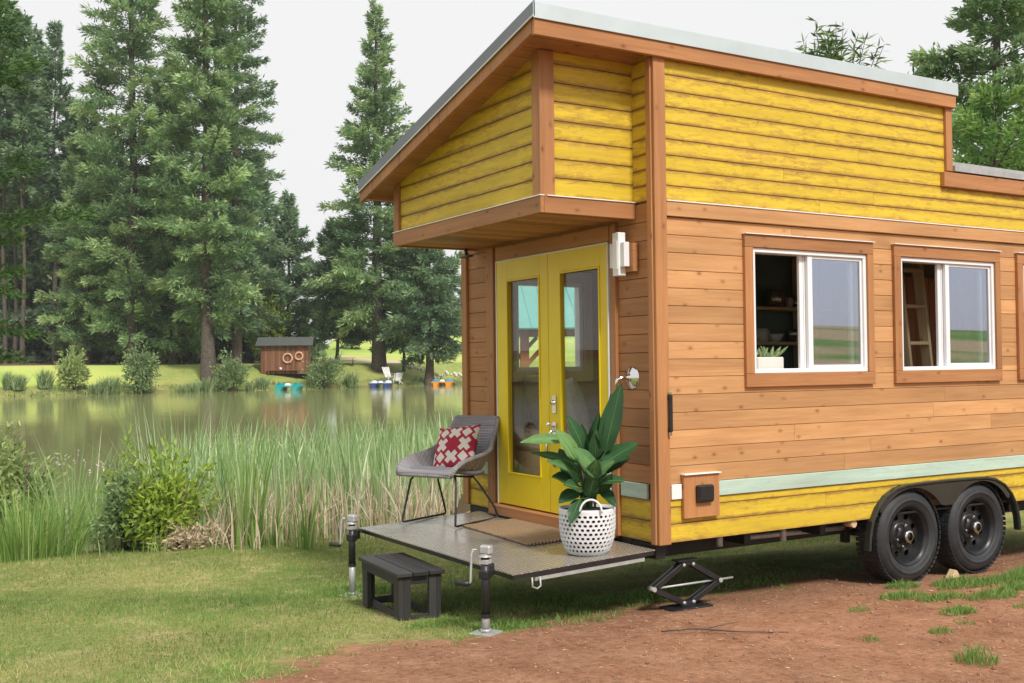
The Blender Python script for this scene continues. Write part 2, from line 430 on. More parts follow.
# tread plate
n = NT('tread_plate'); p = n.sep(n.coord())
x, y = n.math('MULTIPLY', p[0], 30.0), n.math('MULTIPLY', p[1], 30.0)
par = n.math('MODULO', n.math('ADD', n.math('FLOOR', x), n.math('FLOOR', y)), 2.0)
par = n.math('ABSOLUTE', par)
fx = n.math('SUBTRACT', n.math('FRACT', x), .5); fy = n.math('SUBTRACT', n.math('FRACT', y), .5)
sx = n.math('ADD', n.math('MULTIPLY', fx, n.math('ADD', n.math('MULTIPLY', par, 2.2), 1.8)), 0.0)
sy = n.math('MULTIPLY', fy, n.math('SUBTRACT', 4.0, n.math('MULTIPLY', par, 2.2)))
rr = n.math('SQRT', n.math('ADD', n.math('MULTIPLY', sx, sx), n.math('MULTIPLY', sy, sy)))
lug = n.ramp(rr, [(.55, 1.0), (.85, 0.0)])
dirt = n.noise(n.coord(), 3, 5, .7)
c = n.mix(lug, (.36, .335, .30, 1), (.72, .69, .63, 1))
c = n.mix(n.ramp(dirt, [(.4, 0.0), (.75, .6)]), c, (.44, .36, .27, 1))
MAT['tread'] = n.bsdf(c, n.ramp(dirt, [(.3, .18), (.7, .36)]), .55, n.bump(lug, .35, .004))

# doormat
n = NT('coir_mat'); p = n.sep(n.coord())
zz = n.math('ABSOLUTE', n.math('SUBTRACT', n.math('FRACT', n.math('MULTIPLY', p[1], 9.0)), .5))
st = n.math('SINE', n.math('MULTIPLY', n.math('ADD', p[0], n.math('MULTIPLY', zz, .12)), 230.0))
c = n.mix(n.ramp(st, [(.1, 0.0), (.8, 1.0)]), (.22, .13, .07, 1), (.50, .36, .21, 1))
c = n.mix(1.0, c, n.ramp(n.noise(n.coord(), 40, 4), [(.3, .75), (.7, 1.15)]), 'MULTIPLY')
MAT['mat'] = n.bsdf(c, .95, 0, n.bump(st, .6, .006))

# water
n = NT('pond_water'); p = n.pos()
rip = n.noise(n.mapv(p, (.9, .9, .9)), 1.6, 4, .5)
rip2 = n.noise(n.mapv(p, (.12, .12, .12)), 1, 2)
hgt = n.math('MULTIPLY', rip, n.ramp(rip2, [(.4, .25), (.62, 1.0)]))
MAT['water'] = n.bsdf((.25, .25, .11, 1), .08, 0, n.bump(hgt, .16, .05))
MAT['water'].node_tree.nodes['Principled BSDF'].inputs['IOR'].default_value = 1.33

# ground
n = NT('ground'); p = n.pos(); P2 = n.mapv(p, (1, 1, .2))
nA = n.noise(P2, .55, 5, .6); nB = n.noise(P2, 3.0, 6, .65); nC = n.noise(P2, 22.0, 5, .7); nD = n.noise(P2, .06, 4, .55); nE = n.noise(P2, 90, 3, .7)
grass = n.mix(n.ramp(nA, [(.38, 0.0), (.62, 1.0)]), (.16, .22, .055, 1), (.32, .31, .11, 1))
grass = n.mix(n.ramp(nB, [(.50, 0.0), (.70, .7)]), grass, (.52, .41, .22, 1))
grass = n.mix(1.0, grass, n.ramp(nC, [(.3, .62), (.7, 1.18)]), 'MULTIPLY')
soil = n.mix(n.ramp(nB, [(.3, 0.0), (.7, 1.0)]), (.25, .115, .065, 1), (.385, .205, .125, 1))
soil = n.mix(1.0, soil, n.ramp(nC, [(.28, .55), (.5, 1.0), (.75, 1.3)]), 'MULTIPLY')
soil = n.mix(1.0, soil, n.ramp(nA, [(.3, .78), (.7, 1.15)]), 'MULTIPLY')
soil = n.mix(n.ramp(nE, [(.56, 0.0), (.7, .5)]), soil, (.52, .36, .24, 1))
def edge(a, w=.5):
    s_ = n.math('ADD', n.attr(a), n.math('MULTIPLY', n.math('SUBTRACT', n.math('ADD', n.math('MULTIPLY', nB, .6), n.math('MULTIPLY', nC, .4)), .5), w))
    return n.ramp(s_, [(.42, 0.0), (.58, 1.0)])
field = n.mix(n.ramp(nD, [(.4, 0.0), (.6, 1.0)]), (.28, .42, .085, 1), (.46, .51, .14, 1))
c = n.mix(edge('field', .12), grass, field)
c = n.mix(edge('crop', .2), c, n.mix(n.ramp(n.noise(P2, .022, 3, .5), [(.47, 0.0), (.55, 1.0)]), (.11, .23, .04, 1), (.40, .31, .16, 1)))
c = n.mix(edge('litter', .5), c, n.mix(nB, (.10, .055, .035, 1), (.22, .13, .08, 1)))
c = n.mix(edge('sand', .3), c, n.mix(nB, (.52, .40, .28, 1), (.62, .50, .38, 1)))
c = n.mix(edge('dirt', 1.1), c, soil)
c = n.mix(edge('mud', .5), c, (.10, .075, .04, 1))
hh = n.math('ADD', n.math('MULTIPLY', nC, .7), n.math('MULTIPLY', nE, .3))
MAT['ground'] = n.bsdf(c, .95, 0, n.bump(hh, .8, .025), spec=.1)

# ------------------------------------------------------------------ world, light
SUN_EL, SUN_AZ = math.radians(47), math.radians(-94)     # azimuth from +X, counter-clockwise
w = bpy.data.worlds.new('World'); scn.world = w; w.use_nodes = True
t = w.node_tree; t.nodes.clear()
out = t.nodes.new('ShaderNodeOutputWorld'); bg = t.nodes.new('ShaderNodeBackground'); t.links.new(bg.outputs[0], out.inputs[0])
sky = t.nodes.new('ShaderNodeTexSky'); sky.sky_type = 'NISHITA'; sky.sun_disc = False
sky.sun_elevation = SUN_EL; sky.sun_rotation = PI/2-SUN_AZ; sky.air_density = 1.0; sky.dust_density = 2.0
tc = t.nodes.new('ShaderNodeTexCoord')
nz = t.nodes.new('ShaderNodeTexNoise'); nz.inputs['Scale'].default_value = 2.2; nz.inputs['Detail'].default_value = 5
t.links.new(tc.outputs['Generated'], nz.inputs['Vector'])
# the cloud sheet is closed over the pond and thins out towards the open fields on the sunny side
dt = t.nodes.new('ShaderNodeVectorMath'); dt.operation = 'DOT_PRODUCT'; t.links.new(tc.outputs['Generated'], dt.inputs[0]); dt.inputs[1].default_value = (.45, -.85, -.25)
mr = t.nodes.new('ShaderNodeMapRange'); t.links.new(dt.outputs['Value'], mr.inputs[0])
mr.inputs[1].default_value = .25; mr.inputs[2].default_value = .85; mr.inputs[3].default_value = 1.0; mr.inputs[4].default_value = .62
ma = t.nodes.new('ShaderNodeMath'); ma.operation = 'MULTIPLY_ADD'; t.links.new(nz.outputs['Fac'], ma.inputs[0]); ma.inputs[1].default_value = .35
mb_ = t.nodes.new('ShaderNodeMath'); mb_.operation = 'SUBTRACT'; t.links.new(mr.outputs[0], mb_.inputs[0]); mb_.inputs[1].default_value = .14
t.links.new(mb_.outputs[0], ma.inputs[2]); ma.use_clamp = True
mx = t.nodes.new('ShaderNodeMix'); mx.data_type = 'RGBA'; t.links.new(ma.outputs[0], mx.inputs[0]); t.links.new(sky.outputs[0], mx.inputs[6])
mx.inputs[7].default_value = (6.85, 6.85, 6.9, 1)
t.links.new(mx.outputs[2], bg.inputs[0]); bg.inputs[1].default_value = .10
sl = bpy.data.lights.new('sun', 'SUN'); sl.energy = 2.9; sl.angle = math.radians(10); sl.color = (1, .95, .87)
so = bpy.data.objects.new('sun', sl); COL.objects.link(so)
sd = Vector((math.cos(SUN_EL)*math.cos(SUN_AZ), math.cos(SUN_EL)*math.sin(SUN_AZ), math.sin(SUN_EL)))
so.rotation_euler = sd.to_track_quat('Z', 'Y').to_euler(); so.location = sd*50
vs = scn.view_settings; vs.view_transform = 'Standard'; vs.look = 'None'; vs.exposure = 0.42; vs.gamma = 1; vs.use_curve_mapping = False
scn.render.engine = 'CYCLES'
cy = scn.cycles; cy.max_bounces = 7; cy.diffuse_bounces = 3; cy.glossy_bounces = 4; cy.transparent_max_bounces = 12; cy.use_denoising = True
cy.caustics_reflective = False; cy.caustics_refractive = False; cy.sample_clamp_indirect = 6

# ------------------------------------------------------------------ terrain
def sst(a, b, x):
    t = np.clip((x-a)/(b-a), 0, 1); return t*t*(3-2*t)
WZ = -.30
POND = np.array([(-70, 9), (-30, 8.6), (-12, 7.4), (-5, 7.3), (-1, 7.2), (1.2, 7.4), (3.2, 9), (8, 15.5), (20, 31), (44, 60), (75, 95), (72, 104),
                 (54.4, 101.9), (45.2, 97.1), (37, 93.4), (31.2, 91.5), (24.6, 91.6), (17.4, 90.5), (9.6, 86.6), (5.4, 87.9), (-20, 92), (-70, 90)], float)
def pond_sd(x, y):
    x = np.asarray(x, float); y = np.asarray(y, float)
    d = np.full(x.shape, 1e9); ins = np.zeros(x.shape, bool); n_ = len(POND)
    for i in range(n_):
        a = POND[i]; b = POND[(i+1) % n_]; e = b-a
        t_ = np.clip(((x-a[0])*e[0]+(y-a[1])*e[1])/(e@e), 0, 1)
        d = np.minimum(d, np.hypot(x-a[0]-t_*e[0], y-a[1]-t_*e[1]))
        c_ = ((a[1] > y) != (b[1] > y)) & (x < (b[0]-a[0])*(y-a[1])/(b[1]-a[1]+1e-12)+a[0]); ins ^= c_
    return np.where(ins, -d, d)
def vnoise(x, y, s, seed=0):
    return (np.sin(x*s*1.7+seed)+np.sin(y*s*1.3+seed*2.1+1)+np.sin((x*.8+y*1.1)*s+seed*.7)+np.sin((x*1.2-y*.7)*s*1.9+seed*3))/4
def colpx(x, y):
    X = np.asarray(x)-CAM[0]; Y = np.asarray(y)-CAM[1]
    f_ = X*HF[0]+Y*HF[1]; r_ = X*HR[0]+Y*HR[1]
    return 512+FPX*r_/np.maximum(f_, 1), f_
def terrain(x, y):
    x = np.asarray(x, float); y = np.asarray(y, float)
    sd_ = pond_sd(x, y); px, dep = colpx(x, y)
    g = .07-.025*np.clip(x, -3, 4)-.07*np.clip(y, -1, 4)
    g = g+.012*vnoise(x, y, 2.1)+.02*vnoise(x, y, .7, 3)*np.clip((y-1)/4, 0, 1)
    hill = sst(30, 170, -y)*(6.5+2.0*np.sin(x*.018+.3)+.02*np.clip(x, -50, 200))
    g = g+hill
    near = np.where(sd_ > 0, WZ+(g-WZ)*sst(0, 1.6, sd_), WZ-np.minimum(.9, -sd_*.25))
    rt = sst(300, 345, px)
    fz = WZ+.5*sst(0, 1.4, sd_)+1.95*sst(.5, 9.5, sd_)+np.clip(sd_-14, 0, 80)*(.016+.058*rt)+.02*np.clip(sd_-94, 0, 200)
    far = np.where(sd_ > 0, fz+.02*vnoise(x, y, .35), WZ-np.minimum(.9, -sd_*.25))
    wf = sst(34, 60, dep)*sst(25, 60, y)
    return near*(1-wf)+far*wf
def tz(x, y): return float(terrain(np.array([x]), np.array([y]))[0])

def axis(lo, hi, fine0, fine1, step, grow, cap):
    a = list(np.arange(fine0, fine1+1e-6, step)); s_ = step; v_ = fine1
    while v_ < hi: s_ = min(s_*grow, cap(v_)); v_ += s_; a.append(v_)
    s_ = step; v_ = fine0; pre = []
    while v_ > lo: s_ = min(s_*grow, cap(v_)); v_ -= s_; pre.append(v_)
    return np.array(pre[::-1]+a)
gx = axis(-900, 900, -7, 8, .10, 1.12, lambda v_: 1.6 if -40 < v_ < 90 else 40)
gy = axis(-900, 900, -6, 9, .10, 1.12, lambda v_: 1.2 if 0 < v_ < 130 else 40)
GX, GY = np.meshgrid(gx, gy, indexing='ij'); X = GX.ravel(); Y = GY.ravel(); Z = terrain(X, Y)
nx_, ny_ = len(gx), len(gy)
I = np.arange(nx_*ny_).reshape(nx_, ny_)
F = np.stack([I[:-1, :-1], I[1:, :-1], I[1:, 1:], I[:-1, 1:]], -1).reshape(-1, 4)
SD = pond_sd(X, Y); PXC, DEP = colpx(X, Y)
def dirt_f(x, y):
    e = np.interp(x, [-6, -3.2, -2.84, -2.06, -1.5, -1.0, -.4, .3, 1, 2, 3.2, 4.5, 8, 30], [-4, -1.6, -.35, .30, .28, .45, .42, .4, .55, .7, .8, .9, 1.2, 2])
    d = (e-y); s_ = .5+np.clip(d/.9, -1, 1)*.55
    # grass creeping round the wheels
    gp = np.exp(-(((x-3.1)/.75)**2+((y+.50)/.22)**2))*.62+np.exp(-(((x-4.4)/.9)**2+((y+.35)/.35)**2))*.6+np.exp(-(((x-2.6)/.22)**2+((y+.8)/.14)**2))*.5
    s_ = s_-gp
    s_ = s_-.38*np.exp(-(((x+1.15)/.35)**2+((y-.22)/.2)**2))
    return np.clip(s_, 0, 1)*(y > -40)*1.0*np.clip(1-(np.hypot(x, y)-25)/20, 0, 1)
far = DEP > 60
at_dirt = dirt_f(X, Y)*(DEP < 50)
lit = ((PXC < 335) & far & (SD > 22)).astype(float); lit = np.where(far, sst(17, 22, SD)*(1-sst(290, 330, PXC)), 0)
sand = np.where(far, np.clip(1-np.abs(SD-17.5)/2.2, 0, 1)*(PXC < 250), 0)
pr = np.interp(PXC, [290, 330, 350, 375, 420], [34, 30, 24, 18, 16])     # the sandy track on the right
sand = np.maximum(sand, np.where(far & (PXC > 285) & (PXC < 400), np.clip(1.2-np.abs(SD-pr)/4.5, 0, 1), 0))
fld = np.where(far, np.maximum(np.maximum(sst(1.2, 3.5, SD)*(1-sst(90, 200, PXC))*.75, .475*sst(.8, 2, SD)), sst(300, 335, PXC)*sst(12, 18, SD)), 0)
crop = np.where(Y < -22, sst(22, 40, -Y), 0)
mud = np.where((SD < .9) & (SD > -3), 1.0, 0)*np.where(far, .45, .8)
ground = arr_mesh('ground', np.stack([X, Y, Z], -1), F, MAT['ground'], smooth=True,
                  extra=dict(dirt=at_dirt, litter=lit, sand=sand, field=fld, crop=crop, mud=mud))
tag(ground, kind='structure')
# water: one sheet, kept under the banks
wx = np.array([-200, 200]); wv = [(-75, 6.9, WZ), (80, 6.9, WZ), (80, 110, WZ), (-75, 110, WZ)]
wm = MB(); wm.quad(*wv); water = wm.build('water', MAT['water']); tag(water, kind='structure')

# ------------------------------------------------------------------ siding
def boards(mb, O, U, N, edges, ulo, uhi, holes=(), m=0, ch=.0032, joints=True, mid=None, depth=0.0):
    """horizontal boards on a vertical plane; holes are (u0,u1,v0,v1)"""
    O = Vector(O); U = Vector(U); N = Vector(N); Zv = Vector((0, 0, 1)); flip = U.cross(Zv).dot(N) < 0
    lo = ulo if callable(ulo) else (lambda v: ulo); hi = uhi if callable(uhi) else (lambda v: uhi)
    P = lambda u, v, d: O+U*u+Zv*v+N*(d+depth)
    for v0, v1, mm in edges:
        cuts = sorted({v0, v1, *[h[k] for h in holes for k in (2, 3) if v0+.004 < h[k] < v1-.004]})
        for a, b in zip(cuts[:-1], cuts[1:]):
            vm = (a+b)/2
            iv = [(None, None)]
            hs = sorted([h for h in holes if h[2]-.004 < vm < h[3]+.004])
            pts = [None]; 
            segs = []; cur = None
            for h in hs:
                segs.append((cur, h[0])); cur = h[1]
            segs.append((cur, None))
            for s0, s1 in segs:
                la, lb = (s0, s0) if s0 is not None else (lo(a), lo(b))
                ra, rb = (s1, s1) if s1 is not None else (hi(a), hi(b))
                la, lb = min(la, ra), min(lb, rb)
                if max(ra-la, rb-lb) < .01: continue
                L = max(ra, rb)-min(la, lb); js = []
                if joints:
                    p_ = min(la, lb)+random.uniform(.8, 3.6)
                    while p_ < max(ra, rb)-.5: js.append(p_); p_ += random.uniform(2.0, 3.8)
                left = [(la, lb)]+[(j+.001, j+.001) for j in js]; right = [(j-.001, j-.001) for j in js]+[(ra, rb)]
                for (l0, l1), (r0, r1) in zip(left, right):
                    r_ = random.random(); o1, o2 = random.random()*30, random.random()*30
                    ca = ch if a == v0 else 0; cb = ch if b == v1 else 0
                    rows = [(a+.0012*(ca > 0), -ca*1.3)] if ca else []
                    rows += [(a+ca, 0), (b-cb, 0)]
                    if cb: rows += [(b-.0012, -cb*1.3)]
                    f = lambda v, i: (l0+(l1-l0)*(v-a)/(b-a)) if i == 0 else (r0+(r1-r0)*(v-a)/(b-a))
                    for (p, dp), (q, dq) in zip(rows[:-1], rows[1:]):
                        c4 = [(f(p, 0), p, dp), (f(p, 1), p, dp), (f(q, 1), q, dq), (f(q, 0), q, dq)]
                        uv = [(x+o1, y+o2) for x, y, _ in c4]; e2 = [(x, (y-v0)/(v1-v0)) for x, y, _ in c4]
                        V_ = [P(*k) for k in c4]
                        if flip: V_, uv, e2 = V_[::-1], uv[::-1], e2[::-1]
                        mb.quad(*V_, uv=uv, rnd=r_, m=mm, uv2=e2)
def rows(z0, z1, h, mm=0):
    n_ = max(1, round((z1-z0)/h)); e = np.linspace(z0, z1, n_+1)
    return [(float(a), float(b), mm) for a, b in zip(e[:-1], e[1:])]

W_, L_ = 2.59, 6.2
TOPZ = lambda y: 3.88-.26*(y+.05)          # upper roof surface
SOF = lambda y: TOPZ(y)-.115
house = thing('tiny_house', 'yellow and cedar clad tiny house on a twin axle trailer beside the pond', 'tiny house')

# windows on the long side: (frame x0, x1)
WINS = [(.834, 1.980), (2.351, 3.497), (3.868, 5.014)]
WZ0, WZ1 = 1.617, 2.487
wheel_hole = (1.98, 3.69, .50, .742)
holesR = [(a+.03, b-.03, WZ0+.03, WZ1-.03) for a, b in WINS]+[wheel_hole]
mb = MB()
boards(mb, (0, 0, 0), (1, 0, 0), (0, -1, 0), rows(.905, 2.655, .1172, 0), .02, L_, holesR)
mb.build('cedar_siding', MAT['cedar'], house)
mb = MB()
FL_ = lambda v: float(np.interp(v, [.30, .51, .61, .69, .742, .768], [1.93, 1.975, 2.04, 2.13, 2.25, 2.40]))
boards(mb, (0, 0, 0), (1, 0, 0), (0, -1, 0), [(.525, .645, 0), (.645, .755, 0)], .02, FL_)
boards(mb, (0, 0, 0), (1, 0, 0), (0, -1, 0), [(.525, .645, 0), (.645, .755, 0)], lambda v: 5.67-FL_(v), L_)
boards(mb, (0, 0, 0), (1, 0, 0), (0, -1, 0), [(.755, .806, 0)], .02, L_)
mb.build('yellow_siding', MAT['yellow'], house); mb = MB()
boards(mb, (0, 0, 0), (1, 0, 0), (0, -1, 0), [(2.762, 2.862, 0), (2.862, 2.962, 0), (2.962, 3.062, 0)], .02, L_)
boards(mb, (0, 0, 0), (1, 0, 0), (0, -1, 0), rows(3.062, 3.70, .106, 0), .02, 2.95)
mb.build('yellow_siding', MAT['yellow'], house)
mb = MB()
mb.box(((.495+L_)/2, -.006, .8555), (L_-.495, .020, .098), bev=.003); mb.build('mint_band', MAT['mint'], house)
mb = MB(); mb.box((.139, -.006, .8555), (.085, .020, .098), bev=.003)
tag(mb.build('painted_block', MAT['white_paint'], house), 'white painted block beside the inlet box')
# core walls (inner lining) round the same openings
def core(mb, axis_, d0, d1, u0, u1, v0, v1, holes, m=0):
    us = sorted({u0, u1, *[k for h in holes for k in h[:2] if u0 < k < u1]})
    for a, b in zip(us[:-1], us[1:]):
        um = (a+b)/2; cur = v0; segs = []
        for h in sorted([h for h in holes if h[0] < um < h[1]], key=lambda h: h[2]):
            if h[2] > cur: segs.append((cur, h[2]))
            cur = max(cur, h[3])
        if cur < v1: segs.append((cur, v1))
        for p, q in segs:
            if axis_ == 'y': mb.box(((a+b)/2, (d0+d1)/2, (p+q)/2), (b-a, d1-d0, q-p), bev=0.0005, m=m)
            else: mb.box(((d0+d1)/2, (a+b)/2, (p+q)/2), (d1-d0, b-a, q-p), bev=0.0005, m=m)
mb = MB()
core(mb, 'y', .014, .016, .02, L_, .525, 3.05, holesR, 0); core(mb, 'y', .014, .016, .02, 2.95, 3.05, 3.70, [], 0)
core(mb, 'y', .018, .10, .10, L_-.1, .56, 3.04, holesR, 1); core(mb, 'y', .018, .10, .10, 2.9, 3.043, 3.66, [], 1)
mb.build('side_wall', [MAT['black_gap'], MAT['inner_wall']], house)

# door end: wall at x = 0
DY0, DY1, DZ0, DZ1 = .492, 1.997, .598, 2.522
dh = [(DY0-.012, DY1+.012, .50, DZ1+.012)]
mb = MB()
boards(mb, (0, 0, 0), (0, 1, 0), (-1, 0, 0), [(.525, .665, 0), (.665, .805, 0)], .02, DY0-.012, joints=False); mb.build('yellow_siding', MAT['yellow'], house); mb = MB()
boards(mb, (0, 0, 0), (0, 1, 0), (-1, 0, 0), [(.525, .665, 0), (.665, .805, 0)], DY1+.012, W_, joints=False); mb.build('yellow_siding', MAT['yellow'], house); mb = MB()
boards(mb, (0, 0, 0), (0, 1, 0), (-1, 0, 0), rows(2.762, 3.9, .106, 0), .02, .3, joints=False)
mb.build('yellow_siding', MAT['yellow'], house)
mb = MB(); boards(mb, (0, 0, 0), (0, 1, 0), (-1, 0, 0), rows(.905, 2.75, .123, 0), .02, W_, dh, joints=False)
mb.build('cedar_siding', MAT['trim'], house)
mb = MB(); mb.box((-.006, (.10+DY0-.10)/2+.0, .8555), (.02, DY0-.21, .098)); mb.build('mint_band', MAT['mint'], house); mb = MB(); mb.box((-.006, 2.31, .8555), (.02, .36, .098)); mb.build('mint_band', MAT['mint'], house)
mb = MB(); core(mb, 'x', .014, .016, .02, W_-.01, .525, 3.07, dh, 0); core(mb, 'x', .018, .10, .012, W_-.02, .56, 3.07, dh, 1)
core(mb, 'x', .015, .1, .02, .3, 3.07, 3.75, [], 0)
mb.build('end_wall', [MAT['black_gap'], MAT['inner_wall']], house)
# rear end and far side
BW = (.446, 1.165, 1.636, 2.43)
mb = MB()
boards(mb, (0, W_, 0), (1, 0, 0), (0, 1, 0), rows(.525, 3.05, .117, 0), 0, L_, [BW])
boards(mb, (L_, 0, 0), (0, 1, 0), (1, 0, 0), rows(.525, 3.05, .117, 0), 0, W_)
mb.build('cedar_siding', MAT['cedar'], house)
mb = MB(); core(mb, 'y', W_-.10, W_-.014, .10, L_-.1, .56, 3.04, [BW], 0); core(mb, 'x', L_-.10, L_-.014, .02, W_-.02, .56, 3.04, [], 0)
mb.build('far_wall', MAT['inner'], house)
mb = MB(); mb.box((L_/2, W_/2, .575), (L_-.2, W_-.2, .05), grain=0); mb.build('floor_panel', MAT['inner'], house)

# posts and belts
mb = MB()
mb.box((.032, -.0125, 2.105), (.098, .027, 3.17), grain=2, bev=.004); mb.box((-.0125, .0285, 2.105), (.027, .054, 3.17), grain=2, bev=.004)
mb.build('corner_post', MAT['trim'], house)
mb = MB(); mb.box((-.0125, W_-.040, 1.59), (.027, .088, 2.12), grain=2, bev=.004); mb.box((-.0125, 2.115, 1.59), (.027, .115, 2.12), grain=2); mb.box((-.0125, .437, 1.59), (.027, .062, 2.12), grain=2)
mb.box((-.0125, (DY0+DY1)/2, 2.59), (.027, DY1-DY0+.03, .11), grain=1)
mb.build('wall_trim', MAT['trim'], house)
mb = MB(); mb.box(((L_+.083)/2, -.011, 2.706), (L_-.083, .024, .096), grain=0); mb.build('belt_board', MAT['cedar'], house)
mb = MB(); mb.box(((L_+.083)/2, -.014, 2.7585), (L_-.083, .032, .0075), bev=.001); mb.build('flashing', MAT['flash'], house)

# windows
def window(x0, x1):
    T = MB(); tx0, tx1, tz0, tz1 = x0-.076, x1+.064, WZ0-.092, WZ1+.088
    yy = -.0135
    T.box(((tx0+tx1)/2, yy, (tz1+WZ1)/2), (tx1-tx0, .03, tz1-WZ1), grain=0)
    T.box(((tx0+tx1)/2, yy, (tz0+WZ0)/2), (tx1-tx0, .03, WZ0-tz0), grain=0)
    T.box(((tx0+x0)/2, yy, (WZ0+WZ1)/2), (x0-tx0, .03, WZ1-WZ0-.001), grain=2)
    T.box(((tx1+x1)/2, yy, (WZ0+WZ1)/2), (tx1-x1, .03, WZ1-WZ0-.001), grain=2)
    T.box(((tx0+tx1)/2, -.021, tz1+.004), (tx1-tx0+.01, .045, .006), bev=.001, m=1)
    tr = T.build('window_trim', [MAT['trim'], MAT['flash']], house)
    Fm = MB(); g = .001
    def bar(a0, a1, b0, b1, d0, d1): Fm.box(((a0+a1)/2, (d0+d1)/2, (b0+b1)/2), (a1-a0, d1-d0, b1-b0), bev=.003)
    fw = .032
    bar(x0+g, x1-g, WZ1-fw, WZ1-g, -.012, .07); bar(x0+g, x1-g, WZ0+g, WZ0+fw, -.012, .07)
    bar(x0+g, x0+fw, WZ0+fw, WZ1-fw, -.012, .07); bar(x1-fw, x1-g, WZ0+fw, WZ1-fw, -.012, .07)
    fr = Fm.build('window', MAT['vinyl'], house)
    xm = x0+(x1-x0)*.48; zz0, zz1 = WZ0+fw, WZ1-fw
    S = MB()
    def sb(a0, a1, b0, b1, d0, d1): S.box(((a0+a1)/2, (d0+d1)/2, (b0+b1)/2), (a1-a0, d1-d0, b1-b0), bev=.003)
    sb(xm, xm+.046, zz0, zz1, .0, .028); sb(x1-fw-.02, x1-fw, zz0, zz1, .004, .028)
    sb(xm+.046, x1-fw-.02, zz1-.022, zz1, .004, .028); sb(xm+.046, x1-fw-.02, zz0, zz0+.022, .004, .028)
    S.build('sash', MAT['vinyl'], fr)
    S = MB()   # the sliding sash, pushed open behind the fixed one
    sb(xm-.050, xm-.012, zz0, zz1, .034, .060); sb(xm-.010, xm+.030, zz0, zz1, .032, .058); sb(x1-.125, x1-.09, zz0, zz1, .034, .060)
    sb(xm+.030, x1-.125, zz1-.03, zz1, .034, .060); sb(xm+.030, x1-.125, zz0, zz0+.03, .034, .060)
    S.build('sliding_sash', MAT['vinyl'], fr)
    G = MB(); G.box(((xm+x1-fw)/2, .016, (zz0+zz1)/2), (x1-fw-xm-.03, .004, zz1-zz0-.03), bev=.0005)
    G.build('pane', MAT['glass_coated'], fr)
for a, b in WINS: window(a, b)
# window in the far wall
Fm = MB(); x0, x1, z0, z1 = BW
for (a0, a1, b0, b1) in ((x0, x1, z1-.04, z1), (x0, x1, z0, z0+.04), (x0, x0+.04, z0+.04, z1-.04), (x1-.04, x1, z0+.04, z1-.04)):
    Fm.box(((a0+a1)/2, W_-.06, (b0+b1)/2), (a1-a0, .08, b1-b0), bev=.003)
bw = Fm.build('window', MAT['vinyl'], house)
Fm = MB(); Fm.box(((x0+x1)/2, W_-.05, (z0+z1)/2), (x1-x0-.07, .004, z1-z0-.07), bev=.0005); Fm.build('pane', MAT['glass'], bw)
Fm = MB()
for (a0, a1, b0, b1) in ((x0-.09, x1+.09, z1, z1+.09), (x0-.09, x1+.09, z0-.09, z0), (x0-.09, x0, z0, z1), (x1, x1+.09, z0, z1)):
    Fm.box(((a0+a1)/2, W_-.112, (b0+b1)/2), (a1-a0, .022, b1-b0-.001), bev=.003)
Fm.build('casing', MAT['pale_wood'], bw)

# doors
mb = MB(); dx = -.006
mb.box((dx, DY0-.004, (DZ0+DZ1)/2), (.05, .012, DZ1-DZ0+.016), bev=.002); mb.box((dx, DY1+.004, (DZ0+DZ1)/2), (.05, .012, DZ1-DZ0+.016), bev=.002)
mb.box((dx, (DY0+DY1)/2, DZ1+.004), (.05, DY1-DY0, .012), bev=.002)
mb.box((-.03, (DY0+DY1)/2, .550), (.13, DY1-DY0+.10, .075), m=1, grain=1)
mb.build('door_frame', [MAT['white_paint'], MAT['trim']], house)
DM = 1.243
def door(y0, y1, g0, g1, gz0, gz1, hardware):
    D = MB(); xc = -.004
    def s(a, b, p, q): D.box((xc, (a+b)/2, (p+q)/2), (.044, b-a, q-p), bev=.003, grain=2 if q-p > b-a else 1)
    s(y0, g0, DZ0, DZ1); s(g1, y1, DZ0, DZ1); s(g0, g1, gz1, DZ1-.0005); s(g0, g1, DZ0+.0005, gz0)
    d = D.build('door', MAT['door_yellow'], house)
    Bd = MB()     # glazing bead
    for (a, b, p, q) in ((g0, g0+.014, gz0, gz1), (g1-.014, g1, gz0, gz1), (g0+.014, g1-.014, gz1-.014, gz1), (g0+.014, g1-.014, gz0, gz0+.014)):
        Bd.box((-.028, (a+b)/2, (p+q)/2), (.012, b-a, q-p), bev=.003)
    Bd.build('glazing_bead', MAT['door_yellow'], d)
    G = MB(); G.box((-.004, (g0+g1)/2, (gz0+gz1)/2), (.006, g1-g0, gz1-gz0), bev=.0005); G.build('pane', MAT['glass'], d)
    if hardware:
        yh = 1.163
        H = MB(); H.box((-.031, yh, 1.40), (.012, .05, .13), bev=.005); H.lathe([(.0, .022), (.016, .02), (.019, 0)], 16, (-.037, yh, 1.415), Matrix.Rotation(-PI/2, 3, 'Y'))
        H.build('deadbolt', MAT['chrome'], d)
        H = MB(); H.box((-.031, yh, 1.20), (.012, .05, .14), bev=.006); H.box((-.031, yh, .965), (.012, .036, .055), bev=.006)
        H.tube([(-.035, yh, 1.215), (-.07, yh, 1.20), (-.098, yh, 1.15), (-.102, yh, 1.08), (-.095, yh, 1.01), (-.066, yh, .97), (-.034, yh, .965)], [.012, .011, .010, .012, .010, .010, .010], 10)
        H.tube([(-.035, yh, 1.235), (-.075, yh, 1.25), (-.095, yh, 1.262)], [.008, .011, .013], 8)
        H.build('door_handle', MAT['chrome'], d)
door(DM+.003, DY1-.004, 1.356, 1.841, .842, 2.368, False)
door(DY0+.004, DM-.003, .583, 1.086, .842, 2.374, True)
